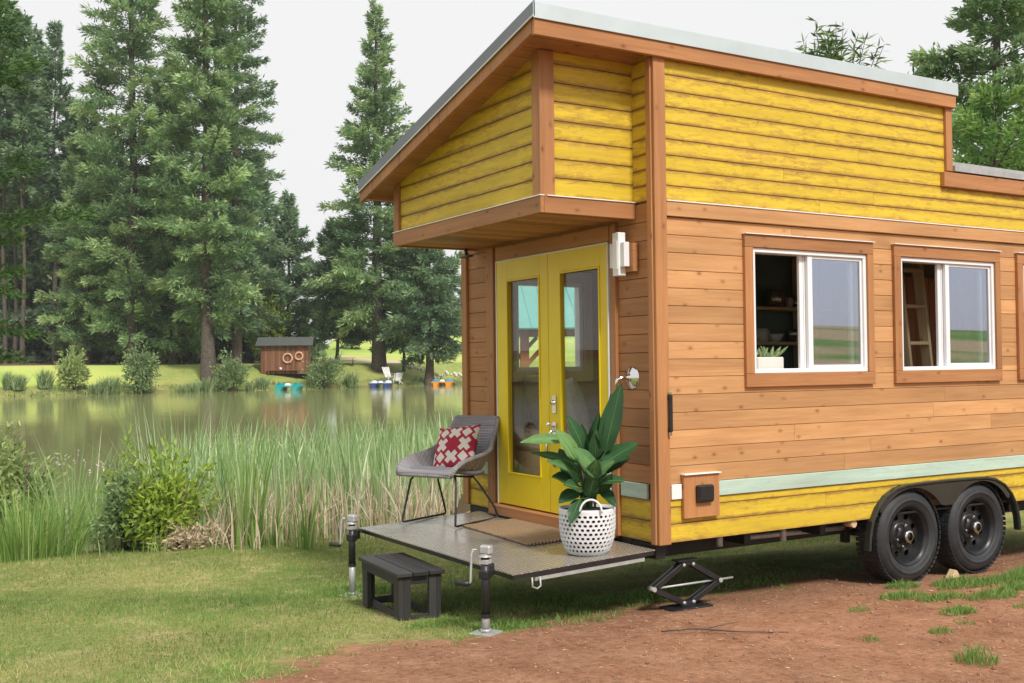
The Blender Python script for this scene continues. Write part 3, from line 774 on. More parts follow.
# seal strip between the leaves
# wall lamp
mb = MB(); mb.box((-.030, .262, 2.40), (.04, .18, .19), m=1, grain=1)
mb.box((-.080, .285, 2.425), (.06, .07, .29), bev=.004); mb.box((-.076, .285, 2.42), (.045, .165, .165), bev=.004); mb.box((-.113, .285, 2.42), (.005, .05, .19), bev=.002, m=2)
lamp = mb.build('wall_lamp', [MAT['vinyl'], MAT['trim'], MAT['flash']], house)
# chrome outdoor shower head
mb = MB(); RY = Matrix.Rotation(-PI/2, 3, 'Y')
mb.lathe([(.078, 0), (.078, .004), (.070, .010), (.03, .026), (.022, .032), (.02, .05), (.0, .052)], 28, (0, .262, 1.60), RY)
mb.tube([(-.03, .262, 1.60), (-.08, .27, 1.603), (-.115, .275, 1.59), (-.125, .278, 1.535)], [.019, .016, .014, .012], 10)
mb.build('tap', MAT['chrome'], house)
# grab handle
mb = MB(); mb.box((.072, -.045, 1.37), (.026, .020, .24), bev=.006); mb.box((.072, -.031, 1.475), (.022, .030, .03), bev=.003, m=0); mb.box((.072, -.031, 1.262), (.022, .030, .03), bev=.003)
mb.box((.072, -.040, 1.235), (.022, .012, .03), m=1, bev=.003); mb.box((.072, -.040, 1.502), (.022, .012, .02), m=1, bev=.003)
mb.build('grab_handle', [MAT['dark_metal'], MAT['chrome']], house)
# inlet box
mb = MB(); mb.box((.337, -.020, .82), (.305, .030, .285), grain=2); mb.box((.337, -.026, .966), (.315, .052, .007), m=1, bev=.001)
bx = mb.build('inlet_mount', [MAT['trim'], MAT['flash']], house)
mb = MB(); mb.box((.345, -.052, .835), (.135, .034, .115), bev=.012); mb.box((.345, -.072, .84), (.12, .01, .09), bev=.005); mb.build('socket_cover', MAT['dark_metal'], bx)

# loft bay over the doors
BX, BY0, BY1 = -.726, .226, 2.365
mb = MB()
boards(mb, (BX, 0, 0), (0, 1, 0), (-1, 0, 0), rows(2.765, 3.82, .117, 0), BY0, lambda v: min(BY1, max(BY0, -.05+(3.88-.06-v)/.26)), joints=False)
boards(mb, (0, BY0, 0), (1, 0, 0), (0, -1, 0), rows(2.765, 3.745, .117, 0), BX, 0, joints=False)
boards(mb, (0, BY1, 0), (1, 0, 0), (0, 1, 0), rows(2.765, 3.2, .117, 0), BX, 0, joints=False)
mb.build('yellow_siding', MAT['yellow'], house)
mb = MB()
mb.box((BX-.012, BY0+.035, 3.225), (.026, .075, .93), grain=2); mb.box((BX+.03, BY0-.0125, 3.225), (.11, .026, .93), grain=2)
mb.build('bay_post', MAT['trim'], house); mb = MB()
mb.box((BX-.012, BY1-.035, 2.96), (.026, .072, .40), grain=2); mb.box((BX+.03, BY1+.0125, 2.96), (.10, .026, .40), grain=2)
mb.build('bay_post', MAT['trim'], house)
mb = MB()
mb.box((BX-.012, (BY0+BY1)/2, 2.708), (.028, BY1-BY0+.05, .108), grain=1); mb.box(((BX)/2-.0, BY0-.0125, 2.708), (-BX-.004, .028, .108), grain=0); mb.box((BX/2, BY1+.0125, 2.708), (-BX-.004, .028, .108), grain=0)
mb.build('bay_fascia', MAT['trim'], house)
mb = MB(); mb.box((BX-.016, (BY0+BY1)/2, 2.7655), (.036, BY1-BY0+.06, .0065), bev=.001); mb.box((BX/2+.01, BY0-.0165, 2.7655), (-BX-.025, .036, .0065), bev=.001); mb.build('flashing', MAT['flash'], house)
mb = MB(); nb = 18; ys = np.linspace(BY0+.002, BY1-.002, nb+1)
for a, b in zip(ys[:-1], ys[1:]): mb.box((BX/2, (a+b)/2, 2.676), (-BX-.01, b-a-.003, .018), grain=0, bev=.004)
mb.build('bay_soffit', MAT['soffit'], house)
mb = MB(); mb.tube([(-.10, 2.36, 2.668), (-.10, 2.36, 2.60)], .012, 8); mb.box((-.10, 2.36, 2.60), (.05, .16, .012)); mb.build('soffit_hook', MAT['dark_metal'], house)

# upper roof
RX0, RX1, RY0, RY1 = -.95, 3.005, -.05, 2.60
nrm = Vector((0, .26, 1)).normalized()
def slab(mb, x0, x1, y0, y1, top, th, m=0, ftop=TOPZ):
    a = [(x0, y0), (x1, y0), (x1, y1), (x0, y1)]
    t_ = [(x, y, ftop(y)+top) for x, y in a]; b_ = [(x, y, ftop(y)+top-th) for x, y in a]
    i = mb.pts(t_+b_); uvf = lambda ids: [((t_+b_)[k][0], (t_+b_)[k][1]) for k in ids]
    for q in ((0, 1, 2, 3), (7, 6, 5, 4), (0, 4, 5, 1), (1, 5, 6, 2), (2, 6, 7, 3), (3, 7, 4, 0)):
        mb.face([i[k] for k in q], m=m, uv=uvf(q))
mb = MB(); slab(mb, RX0, RX1, RY0-.012, RY1, 0, .022)
for k in range(14):   # standing seams
    xx = RX0+.15+k*.29
    if xx < RX1: slab(mb, xx, xx+.02, RY0+.06, RY1-.02, .025, .03)
rf = mb.build('roof', MAT['roof_metal'], house)
mb = MB(); mb.box(((RX0+RX1)/2, RY0-.014, 3.832), (RX1-RX0+.02, .008, .096), bev=.002, grain=0); mb.build('drip_edge', MAT['roof_metal'], rf)
mb = MB(); slab(mb, RX0-.008, RX0-.001, RY0-.018, RY1, .004, .094); slab(mb, RX0-.016, RX0-.0085, RY0-.018, RY1, -.083, .007, m=1); mb.build('rake_edge', [MAT['shaded_rake_metal'], MAT['flash']], rf)
mb = MB()
mb.box(((RX0+RX1)/2, RY0+.0105, 3.738), (RX1-RX0-.004, .032, .104), grain=0, bev=.004)
mb.build('fascia', MAT['trim'], rf)
mb = MB(); slab(mb, RX0+.002, RX0+.032, RY0+.03, RY1-.002, -.085, .085); mb.build('rake_fascia', MAT['trim'], rf)
mb = MB(); 
for k in range(22):
    y0 = RY0+.03+k*(RY1-RY0-.03)/22; slab(mb, RX0+.033, .0-.001, y0, y0+(RY1-RY0-.03)/22-.004, -.10, .014)
slab(mb, RX0+.033, RX1-.03, RY0+.03, RY1-.01, -.06, .035)
mb.box((.3, RY1-.02, 3.085), (2.4, .03, .07), grain=0)
mb.build('soffit', MAT['soffit'], rf)
mb = MB()
mb.box((2.950, -.0125, 3.445), (.075, .028, .515), grain=2); mb.build('roof_trim', MAT['trim'], house)
mb = MB(); pts_ = [(2.985, .0, 3.18), (2.985, W_, 3.10), (2.985, W_, 3.18), (2.985, .0, 3.72)]
i = mb.pts(pts_); mb.face(i, uv=[(p[1], p[2]) for p in pts_]); mb.build('rear_loft_wall', MAT['trim'], house)
# lower roof
mb = MB(); mb.box(((2.862+L_)/2, -.022, 3.118), (L_-2.862, .040, .115), grain=0); mb.build('parapet_fascia', MAT['trim'], house)
LR = lambda y: 3.235+.02*y
mb = MB(); slab(mb, 2.99, L_+.1, -.045, W_+.1, 0, .045, ftop=LR); slab(mb, 2.99, L_+.1, .03, W_+.05, .045, .03, ftop=LR); mb.build('lower_roof', MAT['grey_metal'], house)

# running gear
mb = MB()
mb.box((3.0, .35, .45), (6.0, .10, .145)); mb.box((3.0, W_-.35, .45), (6.0, .10, .145))
for k in range(9): mb.box((.12+k*.74, W_/2, .475), (.06, W_-.2, .085))
mb.box((L_/2, W_/2, .535), (L_-.03, W_-.04, .016)); mb.box((.05, W_/2, .47), (.08, W_-.1, .10))
for xx in (2.43, 3.25): mb.tube([(xx, .15, .34), (xx, W_-.15, .34)], .045, 10)
for xx in (2.05, 3.6): mb.box((xx, .3, .37), (.05, .06, .12))
mb.box((L_+.5, W_/2, .45), (1.1, .1, .12))
mb.build('chassis', MAT['under'], house)
mb = MB()
for (xx, yy, zz) in ((.62, .12, .47), (1.22, .12, .45)): mb.tube([(xx, yy, .53), (xx, yy, zz-.03)], .022, 10)
mb.tube([(.95, .3, .44), (2.2, .3, .42)], .02, 8); mb.tube([(1.84, .02, .50), (1.84, .10, .50)], .028, 10, m=1)
mb.build('drain_pipe', [MAT['grey_metal'], MAT['pale_wood']], house)
def wheel(xx, face, inner):
    s_ = -1 if face < inner else 1
    R = Matrix.Rotation(PI/2, 3, 'X') if s_ < 0 else Matrix.Rotation(-PI/2, 3, 'X')     # local z points outwards
    ym = (face+inner)/2; wd = abs(face-inner)/2
    Hb = MB(); Hb.lathe([(0, -wd+.01), (.14, -wd+.01), (.15, -wd+.03), (.15, wd-.13), (.06, wd-.12), (0, wd-.12)], 28, (0, 0, 0), R)
    rw = Hb.build('wheel', MAT['under'], house); rw.location = (xx, ym, .357)
    T = MB(); r0 = .205
    prof = [(r0, -wd+.02), (r0+.02, -wd+.005), (.28, -wd), (.322, -wd+.012), (.346, -wd+.035), (.357, -.06), (.358, 0), (.357, .06), (.346, wd-.035), (.335, wd-.02), (.330, wd-.018), (.322, wd-.009), (.30, wd-.002), (.285, wd), (.283, wd+.003), (.272, wd+.003), (.27, wd), (.25, wd-.002), (.232, wd-.012), (.222, wd-.022), (r0, wd-.03)]
    T.lathe(prof, 56, (0, 0, 0), R)
    for k in range(56):      # tread blocks on the shoulders
        a = 2*PI*k/56
        for zz, dz in ((-.075, .05), (-.02, .04), (.03, .04), (.08, .05)):
            aa = a+(.03 if int(zz*1000) % 2 else 0)
            T.box(R @ Vector((.359*math.cos(aa), .359*math.sin(aa), zz)), (.010, .030, dz), rot=R @ Matrix.Rotation(aa, 3, 'Z'), bev=.002)
    T.build('tyre', MAT['rubber'], rw)
    Q = MB(); zf = wd-.04
    Q.lathe([(.222, wd-.014), (.220, wd-.022), (.205, wd-.030), (.198, wd-.05), (.19, zf-.05), (.185, zf-.06)], 40, (0, 0, 0), R)
    n8 = 8; z0 = zf-.055
    ids = []
    # disc with eight round vents
    for k in range(n8):
        a0 = 2*PI*k/n8; a1 = 2*PI*(k+1)/n8; am = (a0+a1)/2; hr = .0245; hc = .150
        rim = []
        for (rr, aa) in [(.188, a0), (.188, a0+(a1-a0)*.25), (.188, am), (.188, a0+(a1-a0)*.75), (.188, a1), (.15, a1), (.112, a1), (.112, a0+(a1-a0)*.75), (.112, am), (.112, a0+(a1-a0)*.25), (.112, a0), (.15, a0)]:
            rim.append(R @ Vector((rr*math.cos(aa), rr*math.sin(aa), z0+(.188-rr)*.10)))
        cx, cy_ = hc*math.cos(am), hc*math.sin(am); hole = []
        for p in rim:
            q = R.inverted() @ p; d_ = math.atan2(q.y-cy_, q.x-cx); hole.append(R @ Vector((cx+hr*math.cos(d_), cy_+hr*math.sin(d_), z0+.003)))
        ia = Q.pts(rim); ib = Q.pts(hole); ic = Q.pts([R @ ((R.inverted() @ h) - Vector((0, 0, .012))) for h in hole])
        for j in range(12):
            j2 = (j+1) % 12; Q.face([ia[j2], ia[j], ib[j], ib[j2]]); Q.face([ib[j2], ib[j], ic[j], ic[j2]])
    Q.lathe([(.112, z0+.0075), (.105, z0+.018), (.09, z0+.020), (.07, z0+.018), (.062, z0+.02), (.055, z0+.06), (.05, z0+.075), (.047, z0+.078)], 32, (0, 0, 0), R)
    rim_ = Q.build('rim', MAT['rim'], rw)
    Q = MB()
    for k in range(6):
        a = 2*PI*k/6+.3; Q.lathe([(.012, 0), (.012, .022), (.008, .028), (0, .028)], 6, R @ Vector((.082*math.cos(a), .082*math.sin(a), z0+.015)), R, sm=False)
    Q.lathe([(.047, 0), (.046, .012), (.036, .016), (.03, .016)], 24, R @ Vector((0, 0, z0+.072)), R); Q.lathe([(.03, 0), (.03, .004), (0, .005)], 24, R @ Vector((0, 0, z0+.075)), R, m=1)
    Q.build('lug_nuts', [MAT['chrome'], MAT['rim']], rw)
for xx in (2.425, 3.245): wheel(xx, -.01, .225); wheel(xx, W_+.01, W_-.225)
# twin fender: a lip that follows both tyres, a skirt with a valley between them
out_ = [(1.925, .30), (1.935, .40), (1.965, .51), (2.03, .61), (2.12, .69), (2.24, .742), (2.36, .762), (2.60, .768), (2.84, .77), (3.07, .768), (3.31, .762), (3.43, .742), (3.55, .69), (3.64, .61), (3.705, .51), (3.735, .40), (3.745, .30)]
mb = MB(); n_ = len(out_)
cen = Vector((2.835, 0, .40))
def inn(i, d):
    x, z = out_[i]; a = Vector((out_[max(i-1, 0)][0], out_[max(i-1, 0)][1])); b = Vector((out_[min(i+1, n_-1)][0], out_[min(i+1, n_-1)][1]))
    t_ = (b-a).normalized(); return (x+t_.y*d, z-t_.x*d)
lip = [(-.040, 0), (-.046, .004), (-.046, .016), (-.034, .024), (.24, .024), (.24, .004), (-.03, .0)]
ringsF = []
for i in range(n_):
    dp = .24 if 3 <= i <= n_-4 else .01
    ringsF.append(mb.pts([(inn(i, d)[0], min(y, dp), inn(i, d)[1]) for (y, d) in lip]))
for a, b in zip(ringsF[:-1], ringsF[1:]):
    for j in range(len(lip)):
        k = (j+1) % len(lip); mb.face([a[j], b[j], b[k], a[k]], sm=False)
mb.face(ringsF[0]); mb.face(ringsF[-1][::-1])
fe = mb.build('fender', MAT['fender'], house)
mb = MB(); top = [inn(i, .026) for i in range(n_)]; bot = []
for (x, z) in top:
    zb = .0
    for c_ in (2.425, 3.245):
        if abs(x-c_) < .40: zb = max(zb, .357+math.sqrt(.40**2-(x-c_)**2)*.965)
    if zb < .55: zb = .575 if 2.6 < x < 3.1 else z
    bot.append((x, min(zb, z)))
dense = []
for xx in np.linspace(2.06, 3.61, 44):
    zt = np.interp(xx, [p[0] for p in top[3:-3]], [p[1] for p in top[3:-3]]); zb = 0
    for c_ in (2.425, 3.245):
        if abs(xx-c_) < .405: zb = max(zb, .357+math.sqrt(.405**2-(xx-c_)**2)*.92)
    if zb < .57: zb = .57
    dense.append((xx, zt, min(zb, zt)))
for (xa, ta, ba), (xb, tb, bb) in zip(dense[:-1], dense[1:]):
    if ta-ba < .002 and tb-bb < .002: continue
    i = mb.pts([(xa, -.034, ba), (xb, -.034, bb), (xb, -.034, tb), (xa, -.034, ta), (xa, -.024, ba), (xb, -.024, bb), (xb, -.024, tb), (xa, -.024, ta)])
    mb.face(i[:4]); mb.face([i[7], i[6], i[5], i[4]]); mb.face([i[0], i[4], i[5], i[1]])
mb.build('skirt', MAT['fender'], fe)

# fold down deck: hinged at the house, dropping slightly to its outer edge
DKZ = lambda x: .50+.041*x
deck_y0, deck_y1, deck_x = -.01, 2.28, -1.115
mb = MB(); fz = lambda y: 0
def dslab(mb, x0, x1, y0, y1, top, th, m=0):
    a = [(x0, y0), (x1, y0), (x1, y1), (x0, y1)]; t_ = [(x, y, DKZ(x)+top) for x, y in a]+[(x, y, DKZ(x)+top-th) for x, y in a]
    i = mb.pts(t_)
    for q in ((0, 1, 2, 3), (7, 6, 5, 4), (0, 4, 5, 1), (1, 5, 6, 2), (2, 6, 7, 3), (3, 7, 4, 0)): mb.face([i[k] for k in q], m=m)
dslab(mb, deck_x, -.045, deck_y0, deck_y1, 0, .006)
deck = mb.build('deck', MAT['tread'], house)
mb = MB()
dslab(mb, deck_x+.004, deck_x+.05, deck_y0+.004, deck_y1-.004, -.0062, .028)
dslab(mb, deck_x+.05, -.05, deck_y0+.004, deck_y0+.044, -.0062, .028); dslab(mb, deck_x+.05, -.05, deck_y1-.044, deck_y1-.004, -.0062, .028)
for k in (1, 2, 3): dslab(mb, deck_x+.05, -.05, deck_y0+k*.56, deck_y0+k*.56+.04, -.0062, .036)
dslab(mb, -.05, -.005, .1, 2.2, -.01, .03)
dslab(mb, -.95, -.12, deck_y0+.012, deck_y0+.04, -.040, .024, m=1)
mb.build('deck_frame', [MAT['dark_metal'], MAT['grey_metal']], deck)
mb = MB(); hx = -.985; mb.tube([(hx, -.018, .425), (hx, -.02, .37), (hx+.035, -.02, .355), (hx+.06, -.02, .37), (hx+.055, -.018, .425)], .006, 8)
mb.build('latch', MAT['grey_metal'], deck)

# ------------------------------------------------------------------ loose things round the deck
def axes2(fx, fy):
    return math.atan2(fy, fx)
# wicker chair, local +X is the way it faces
ca = math.atan2(-.42, -.90); cx_, cy_ = -.447, 2.02
chair = thing('wicker_chair', 'grey wicker lounge chair with thin black wire legs on the deck', 'chair', (cx_, cy_, DKZ(cx_)+.0005), ca)
prof = [(.335, .385), (.31, .405), (.22, .398), (.08, .375), (-.06, .36), (-.17, .372), (-.235, .42), (-.285, .51), (-.33, .62), (-.375, .73), (-.395, .79)]
PV = np.array(prof); tl = np.linspace(0, 1, len(prof))
hw = np.array([.27, .29, .30, .305, .30, .292, .28, .262, .245, .232, .222])
liftz = np.array([.0, .035, .085, .135, .165, .18, .15, .07, .02, .0, .0]); fwdx = np.array([0, 0, 0, 0, .0, .02, .05, .075, .065, .045, .03])
def shell(u, v):
    x = np.interp(u, tl, PV[:, 0]); z = np.interp(u, tl, PV[:, 1]); w_ = np.interp(u, tl, hw); lz = np.interp(u, tl, liftz); fx = np.interp(u, tl, fwdx)
    t_ = 2*v-1; a_ = abs(t_); k = max(0, (a_-.45)/.55)**1.7
    return (x+fx*k, t_*w_*(1-.05*k), z+lz*k)
mb = MB(); mb.grid(shell, 44, 26, flip=True)
sh = mb.build('shell', MAT['wicker'], chair)
md = sh.modifiers.new('thickness', 'SOLIDIFY'); md.thickness = .022; md.offset = 1
def edge_path(v): return [Vector(shell(u, v)) for u in np.linspace(0, 1, 26)]
mb = MB(); mb.tube(edge_path(0), .017, 8); mb.tube(edge_path(1), .017, 8); mb.tube([Vector(shell(0, v)) for v in np.linspace(0, 1, 14)], .017, 8); mb.tube([Vector(shell(1, v)) for v in np.linspace(0, 1, 14)], .016, 8)
mb.build('rolled_edge', MAT['wicker'], sh)
mb = MB(); mb.grid(lambda u, v: ((.30-.46*u), (2*v-1)*.235*(1-.1*u), np.interp(.31-.46*u, [-.16, -.06, .08, .22, .31], [.385, .375, .392, .415, .42])+.028*min(1, 6*min(u, 1-u, v, 1-v)+.3)), 14, 14, flip=True)
sp = mb.build('seat_pad', MAT['seat_pad'], chair); md = sp.modifiers.new('thickness', 'SOLIDIFY'); md.thickness = .03; md.offset = -1
for s_ in (-1, 1):
    y = .255*s_
    mb = MB(); mb.tube([(.20, .19*s_, .375), (.225, .22*s_, .33), (.285, y, .03), (.288, y, .014), (.270, y, .009), (.1, y, .009), (-.24, y, .009), (-.262, y, .014), (-.262, y, .035), (-.235, .25*s_, .10), (-.10, .20*s_, .29), (-.05, .17*s_, .36)], .0085, 8)
    mb.build('leg', MAT['dark_metal'], chair)
mb = MB(); mb.tube([(.20, -.19, .372), (.20, .19, .372)], .0085, 8); mb.tube([(-.05, -.17, .345), (-.05, .17, .345)], .0085, 8); mb.build('crossbar', MAT['dark_metal'], chair)
# cushion
def pillow(s_, th):
    mb = MB(); n_ = 20
    def fn(sg):
        def f(u, v):
            a, b = 2*u-1, 2*v-1; e = (1-a*a)*(1-b*b)
            pin = 1-.06*(1-abs(a))*0-.07*(abs(b)**2)*(1-a*a)*0
            q = 1-.10*(1-a*a)*(b**6)-.0; r_ = 1-.10*(1-b*b)*(a**6)
            return (a*s_*r_, b*s_*q, sg*th*max(e, 0)**.42)
        return f
    mb.grid(fn(1), n_, n_); mb.grid(fn(-1), n_, n_, flip=True); return mb
pl = pillow(.198, .072).build('cushion', MAT['print'])
Cm = Matrix.Translation((cx_, cy_, DKZ(cx_))) @ Matrix.Rotation(ca, 4, 'Z') @ Matrix.Translation((-.060, .010, .560)) @ Matrix.Rotation(math.radians(62), 4, 'Y') @ Matrix.Rotation(math.radians(97), 4, 'Z')
pl.matrix_world = Cm
tag(pl, 'red square cushion with off white geometric print leaning in the wicker chair', 'cushion')

# doormat
mb = MB(); mpts = [(-.56, 1.60), (-.075, 1.78), (-.05, .66), (-.47, .66)]
mb.box((0, 0, 0), (.47, 1.02, .016), bev=.005)
mat_ = mb.build('doormat', MAT['mat']); mat_.location = (-.315, 1.17, DKZ(-.315)+.0095); mat_.rotation_euler = (0, -math.atan(.041), math.radians(-3))
tag(mat_, 'tan herringbone doormat on the deck in front of the yellow doors', 'doormat')

# planter
px_, py_ = -.415, .215
pot = thing('planter', 'tall leafy plant in a white woven basket pot on the deck', 'potted plant', (px_, py_, DKZ(px_)+.001))
rad = lambda t_: np.interp(t_, [0, .1, .3, .55, .8, 1], [.128, .148, .170, .181, .183, .180])
PH = .292
mb = MB(); NC, NR = 32, 9
def pw(a, t_, off=0.0):
    r_ = rad(t_)+off; return (r_*math.cos(a), r_*math.sin(a), t_*PH)
for off, flip in ((0, False), (-.009, True)):
    for j in range(NR):
        t0, t1 = .06+.84*j/NR, .06+.84*(j+1)/NR; sh_ = .5*(j % 2)
        for i in range(NC):
            a0, a1 = 2*PI*(i+sh_)/NC, 2*PI*(i+1+sh_)/NC; am, tm = (a0+a1)/2, (t0+t1)/2; ha, ht = (a1-a0)/2, (t1-t0)/2
            O_ = []; H_ = []
            for (p, q) in ((-1, -1), (0, -1), (1, -1), (1, 0), (1, 1), (0, 1), (-1, 1), (-1, 0)):
                O_.append(pw(am+p*ha, tm+q*ht, off)); k = .62 if p and q else .60
                k2 = .50 if (p and q) else .68
                H_.append(pw(am+p*ha*k2, tm+q*ht*k2, off))
            io, ih = mb.pts(O_), mb.pts(H_)
            for k in range(8):
                k2 = (k+1) % 8; f_ = [io[k], io[k2], ih[k2], ih[k]]; mb.face(f_[::-1] if flip else f_)
            if not flip:
                ib = mb.pts([(x*(1-.009/math.hypot(x, y)), y*(1-.009/math.hypot(x, y)), z) for x, y, z in H_])
                for k in range(8): mb.face([ih[k], ih[(k+1) % 8], ib[(k+1) % 8], ib[k]])
mb.lathe([(0, 0), (.126, 0), (.130, .004), (rad(.06), .06*PH)], 48); mb.lathe([(rad(.9), .9*PH), (rad(1)+.004, PH-.006), (rad(1)+.002, PH), (rad(1)-.009, PH), (rad(.9)-.012, .9*PH)], 48)
bk = mb.build('basket', MAT['basket'], pot)
for aa in (math.radians(-118), math.radians(62)):
    mb = MB(); c_ = Vector((math.cos(aa), math.sin(aa), 0)); t_ = Vector((-math.sin(aa), math.cos(aa), 0))
    mb.tube([c_*.19+t_*(.07*math.cos(k))+Vector((0, 0, PH-.015+.085*math.sin(k))) for k in np.linspace(0, PI, 14)], .007, 8); mb.build('handle', MAT['basket'], bk)
mb = MB(); mb.lathe([(0, .012), (.112, .012), (.14, .1), (.168, .27), (.168, .272), (0, .268)], 32); mb.build('liner', MAT['liner'], pot)
mb = MB(); mb.lathe([(.166, .274), (.09, .285), (0, .288)], 24); mb.build('soil', MAT['soil'], pot)
def paddle(mb, base, tip, nor, width, bend=.25, fold=.25, rnd=.5, n_=12, wave=.0):
    base, tip, nor = Vector(base), Vector(tip), Vector(nor); d = tip-base; L = d.length; d.normalize()
    nor = (nor-d*nor.dot(d)).normalized(); sd_ = d.cross(nor)
    rows_ = []
    for i in range(n_+1):
        u = i/n_; wv = width*.5*(math.sin(PI*min(1, u*.97+.03)**.80))**.75 if 0 < u < 1 else .001
        c_ = base+d*(L*u)+nor*(bend*L*(u-u*u)*1.0-bend*.0)
        wb = wave*math.sin(u*17)*width
        rows_.append(mb.pts([c_-sd_*wv+nor*(fold*wv+wb), c_-sd_*wv*.5+nor*fold*wv*.35, c_, c_+sd_*wv*.5+nor*fold*wv*.35, c_+sd_*wv+nor*(fold*wv-wb)]))
    for a, b in zip(rows_[:-1], rows_[1:]):
        for j in range(4): mb.face([a[j], a[j+1], b[j+1], b[j]], sm=True, rnd=rnd+(.10 if j in (1, 2) else 0)+random.uniform(-.05, .05))
# leaves set out in pot space as seen from the lawn: r = to the right, t = away, z up
vr = Vector((HR[0], HR[1], 0)); vt = Vector((HF[0], HF[1], 0))
def pp(r_, z, t_=0.0): return vr*r_+vt*t_+Vector((0, 0, z))
LV = [  # base (r, z, t), tip, normal, width, rnd
    ((.12, .64, 0), (.235, 1.085, .02), (-.5, .3, -.85), .145, .32), ((.10, .60, .06), (.17, 1.02, .1), (.75, .1, -.5), .12, .10),
    ((-.14, .72, -.03), (-.425, .715, -.06), (.0, .8, -.5), .11, .80), ((-.07, .60, -.05), (-.20, .80, -.10), (.5, .4, -.8), .115, .88),
    ((-.05, .56, -.04), (-.36, .64, .05), (.1, .8, -.5), .09, .5),
    ((.05, .50, -.12), (-.10, .69, -.16), (.3, .75, -.6), .15, .70), ((.05, .50, -.12), (.17, .60, -.16), (-.1, .85, -.5), .12, .62),
    ((.10, .56, -.02), (.34, .70, .0), (-.2, .75, -.65), .135, .34), ((.11, .50, .08), (.30, .60, .14), (-.2, .8, -.5), .12, .15),
    ((.0, .62, .05), (.09, .90, .06), (.6, .2, -.75), .10, .12), ((.02, .58, .08), (-.02, .82, .12), (-.6, .3, -.7), .10, .18),
    ((-.08, .45, -.06), (-.23, .50, -.12), (.1, .85, -.5), .13, .22), ((-.06, .40, -.08), (-.19, .34, -.17), (-.2, .7, -.7), .105, .25),
    ((-.05, .36, -.12), (-.125, .215, -.23), (-.3, .3, -.9), .085, .30), ((.06, .38, -.05), (.15, .52, -.12), (.6, .2, -.8), .10, .2),
    ((.08, .42, .0), (.175, .30, -.10), (.4, .5, -.8), .09, .14), ((.03, .40, .1), (.16, .72, .17), (.5, .2, -.8), .12, .10),
    ((-.04, .44, .08), (-.17, .66, .15), (-.4, .3, -.8), .12, .15), ((.01, .36, -.06), (.04, .52, -.13), (.0, .3, -.95), .09, .42),
    ((-.05, .50, -.05), (-.26, .60, -.16), (.15, .85, -.5), .11, .62), ((-.04, .42, -.1), (-.16, .46, -.22), (.1, .7, -.7), .10, .46), ((.07, .46, -.08), (.24, .47, -.12), (.1, .85, -.5), .10, .40), ((.02, .48, -.12), (.05, .62, -.22), (.1, .5, -.85), .10, .58), ((-.02, .66, .02), (-.12, .88, -.02), (.4, .3, -.85), .095, .45),
    ((.05, .60, .0), (.06, .80, -.06), (.3, .2, -.9), .10, .30), ((.03, .55, .08), (.20, .80, .12), (.5, .4, -.7), .10, .2),
    ((.08, .66, .02), (.03, .80, -.05), (-.6, .4, -.7), .09, .20)]
stm = MB()
for i, (b, t_, nn, w_, rd) in enumerate(LV):
    mb = MB(); B_ = pp(*b); T_ = pp(*t_); paddle(mb, B_, T_, vr*nn[0]+vt*(nn[2])+Vector((0, 0, nn[1])), w_*1.06, bend=.16 if i not in (0, 1) else .05, fold=.22, rnd=rd, wave=.02)
    d_ = (T_-B_); L__ = d_.length; d_.normalize(); n__ = vr*nn[0]+vt*(nn[2])+Vector((0, 0, nn[1])); n__ = (n__-d_*n__.dot(d_)).normalized(); bd = .16 if i not in (0, 1) else .05
    mb.tube([B_+d_*(L__*u)+n__*(bd*L__*(u-u*u)+.001) for u in (0, .2, .4, .6, .8, .95)], [.0035, .0032, .0028, .002, .0015, .0008], 5, rnd=min(1, rd+.45))
    mb.build('leaf', MAT['plant'], pot)
    r0 = Vector((random.uniform(-.05, .05), random.uniform(-.05, .05), .28)); mid = r0.lerp(B_, .6)+Vector((0, 0, .03)); mid.x = r0.x*.5+mid.x*.5; mid.y = r0.y*.5+mid.y*.5
    stm.tube([r0, mid, B_, B_.lerp(T_, .25)], [.008, .006, .0045, .003], 6, rnd=.6)
stm.build('stem', MAT['plant'], pot)

# stool
st_c = (-1.255, 1.245); st = thing('step_stool', 'low charred black plank stool used as a step before the deck', 'stool', (*st_c, tz(*st_c)-.008), math.radians(-4))
SL, SW, SH = .76, .33, .345     # length runs along local Y
mb = MB()
for k in range(3): mb.box((-.115+k*.115, 0, SH-.014), (.108, SL, .028), grain=1, bev=.004)
mb.build('top_boards', MAT['stool_wood'], st)
mb = MB()
for s_ in (-1, 1):
    mb.box((s_*(SW/2-.022), 0, SH-.058), (.022, SL-.06, .056), grain=1)
    mb.box((0, s_*(SL/2-.05), SH-.058), (SW-.09, .022, .056), grain=0)
mb.build('apron', MAT['stool_wood'], st)
for sx in (-1, 1):
    for sy in (-1, 1):
        mb = MB(); mb.box((sx*(SW/2-.034), sy*(SL/2-.075), (SH-.03)/2), (.034, .10, SH-.032), grain=2); mb.box((sx*(SW/2-.075), sy*(SL/2-.042), (SH-.03)/2), (.05, .034, SH-.034), grain=2); mb.build('leg', MAT['stool_wood'], st)
mb = MB()
for s_ in (-1, 1):
    mb.box((s_*(SW/2-.06), 0, .035), (.018, SL-.25, .05), grain=1); mb.box((0, s_*(SL/2-.05), .035), (SW-.18, .018, .05), grain=0)
mb.build('rail', MAT['stool_wood'], st)

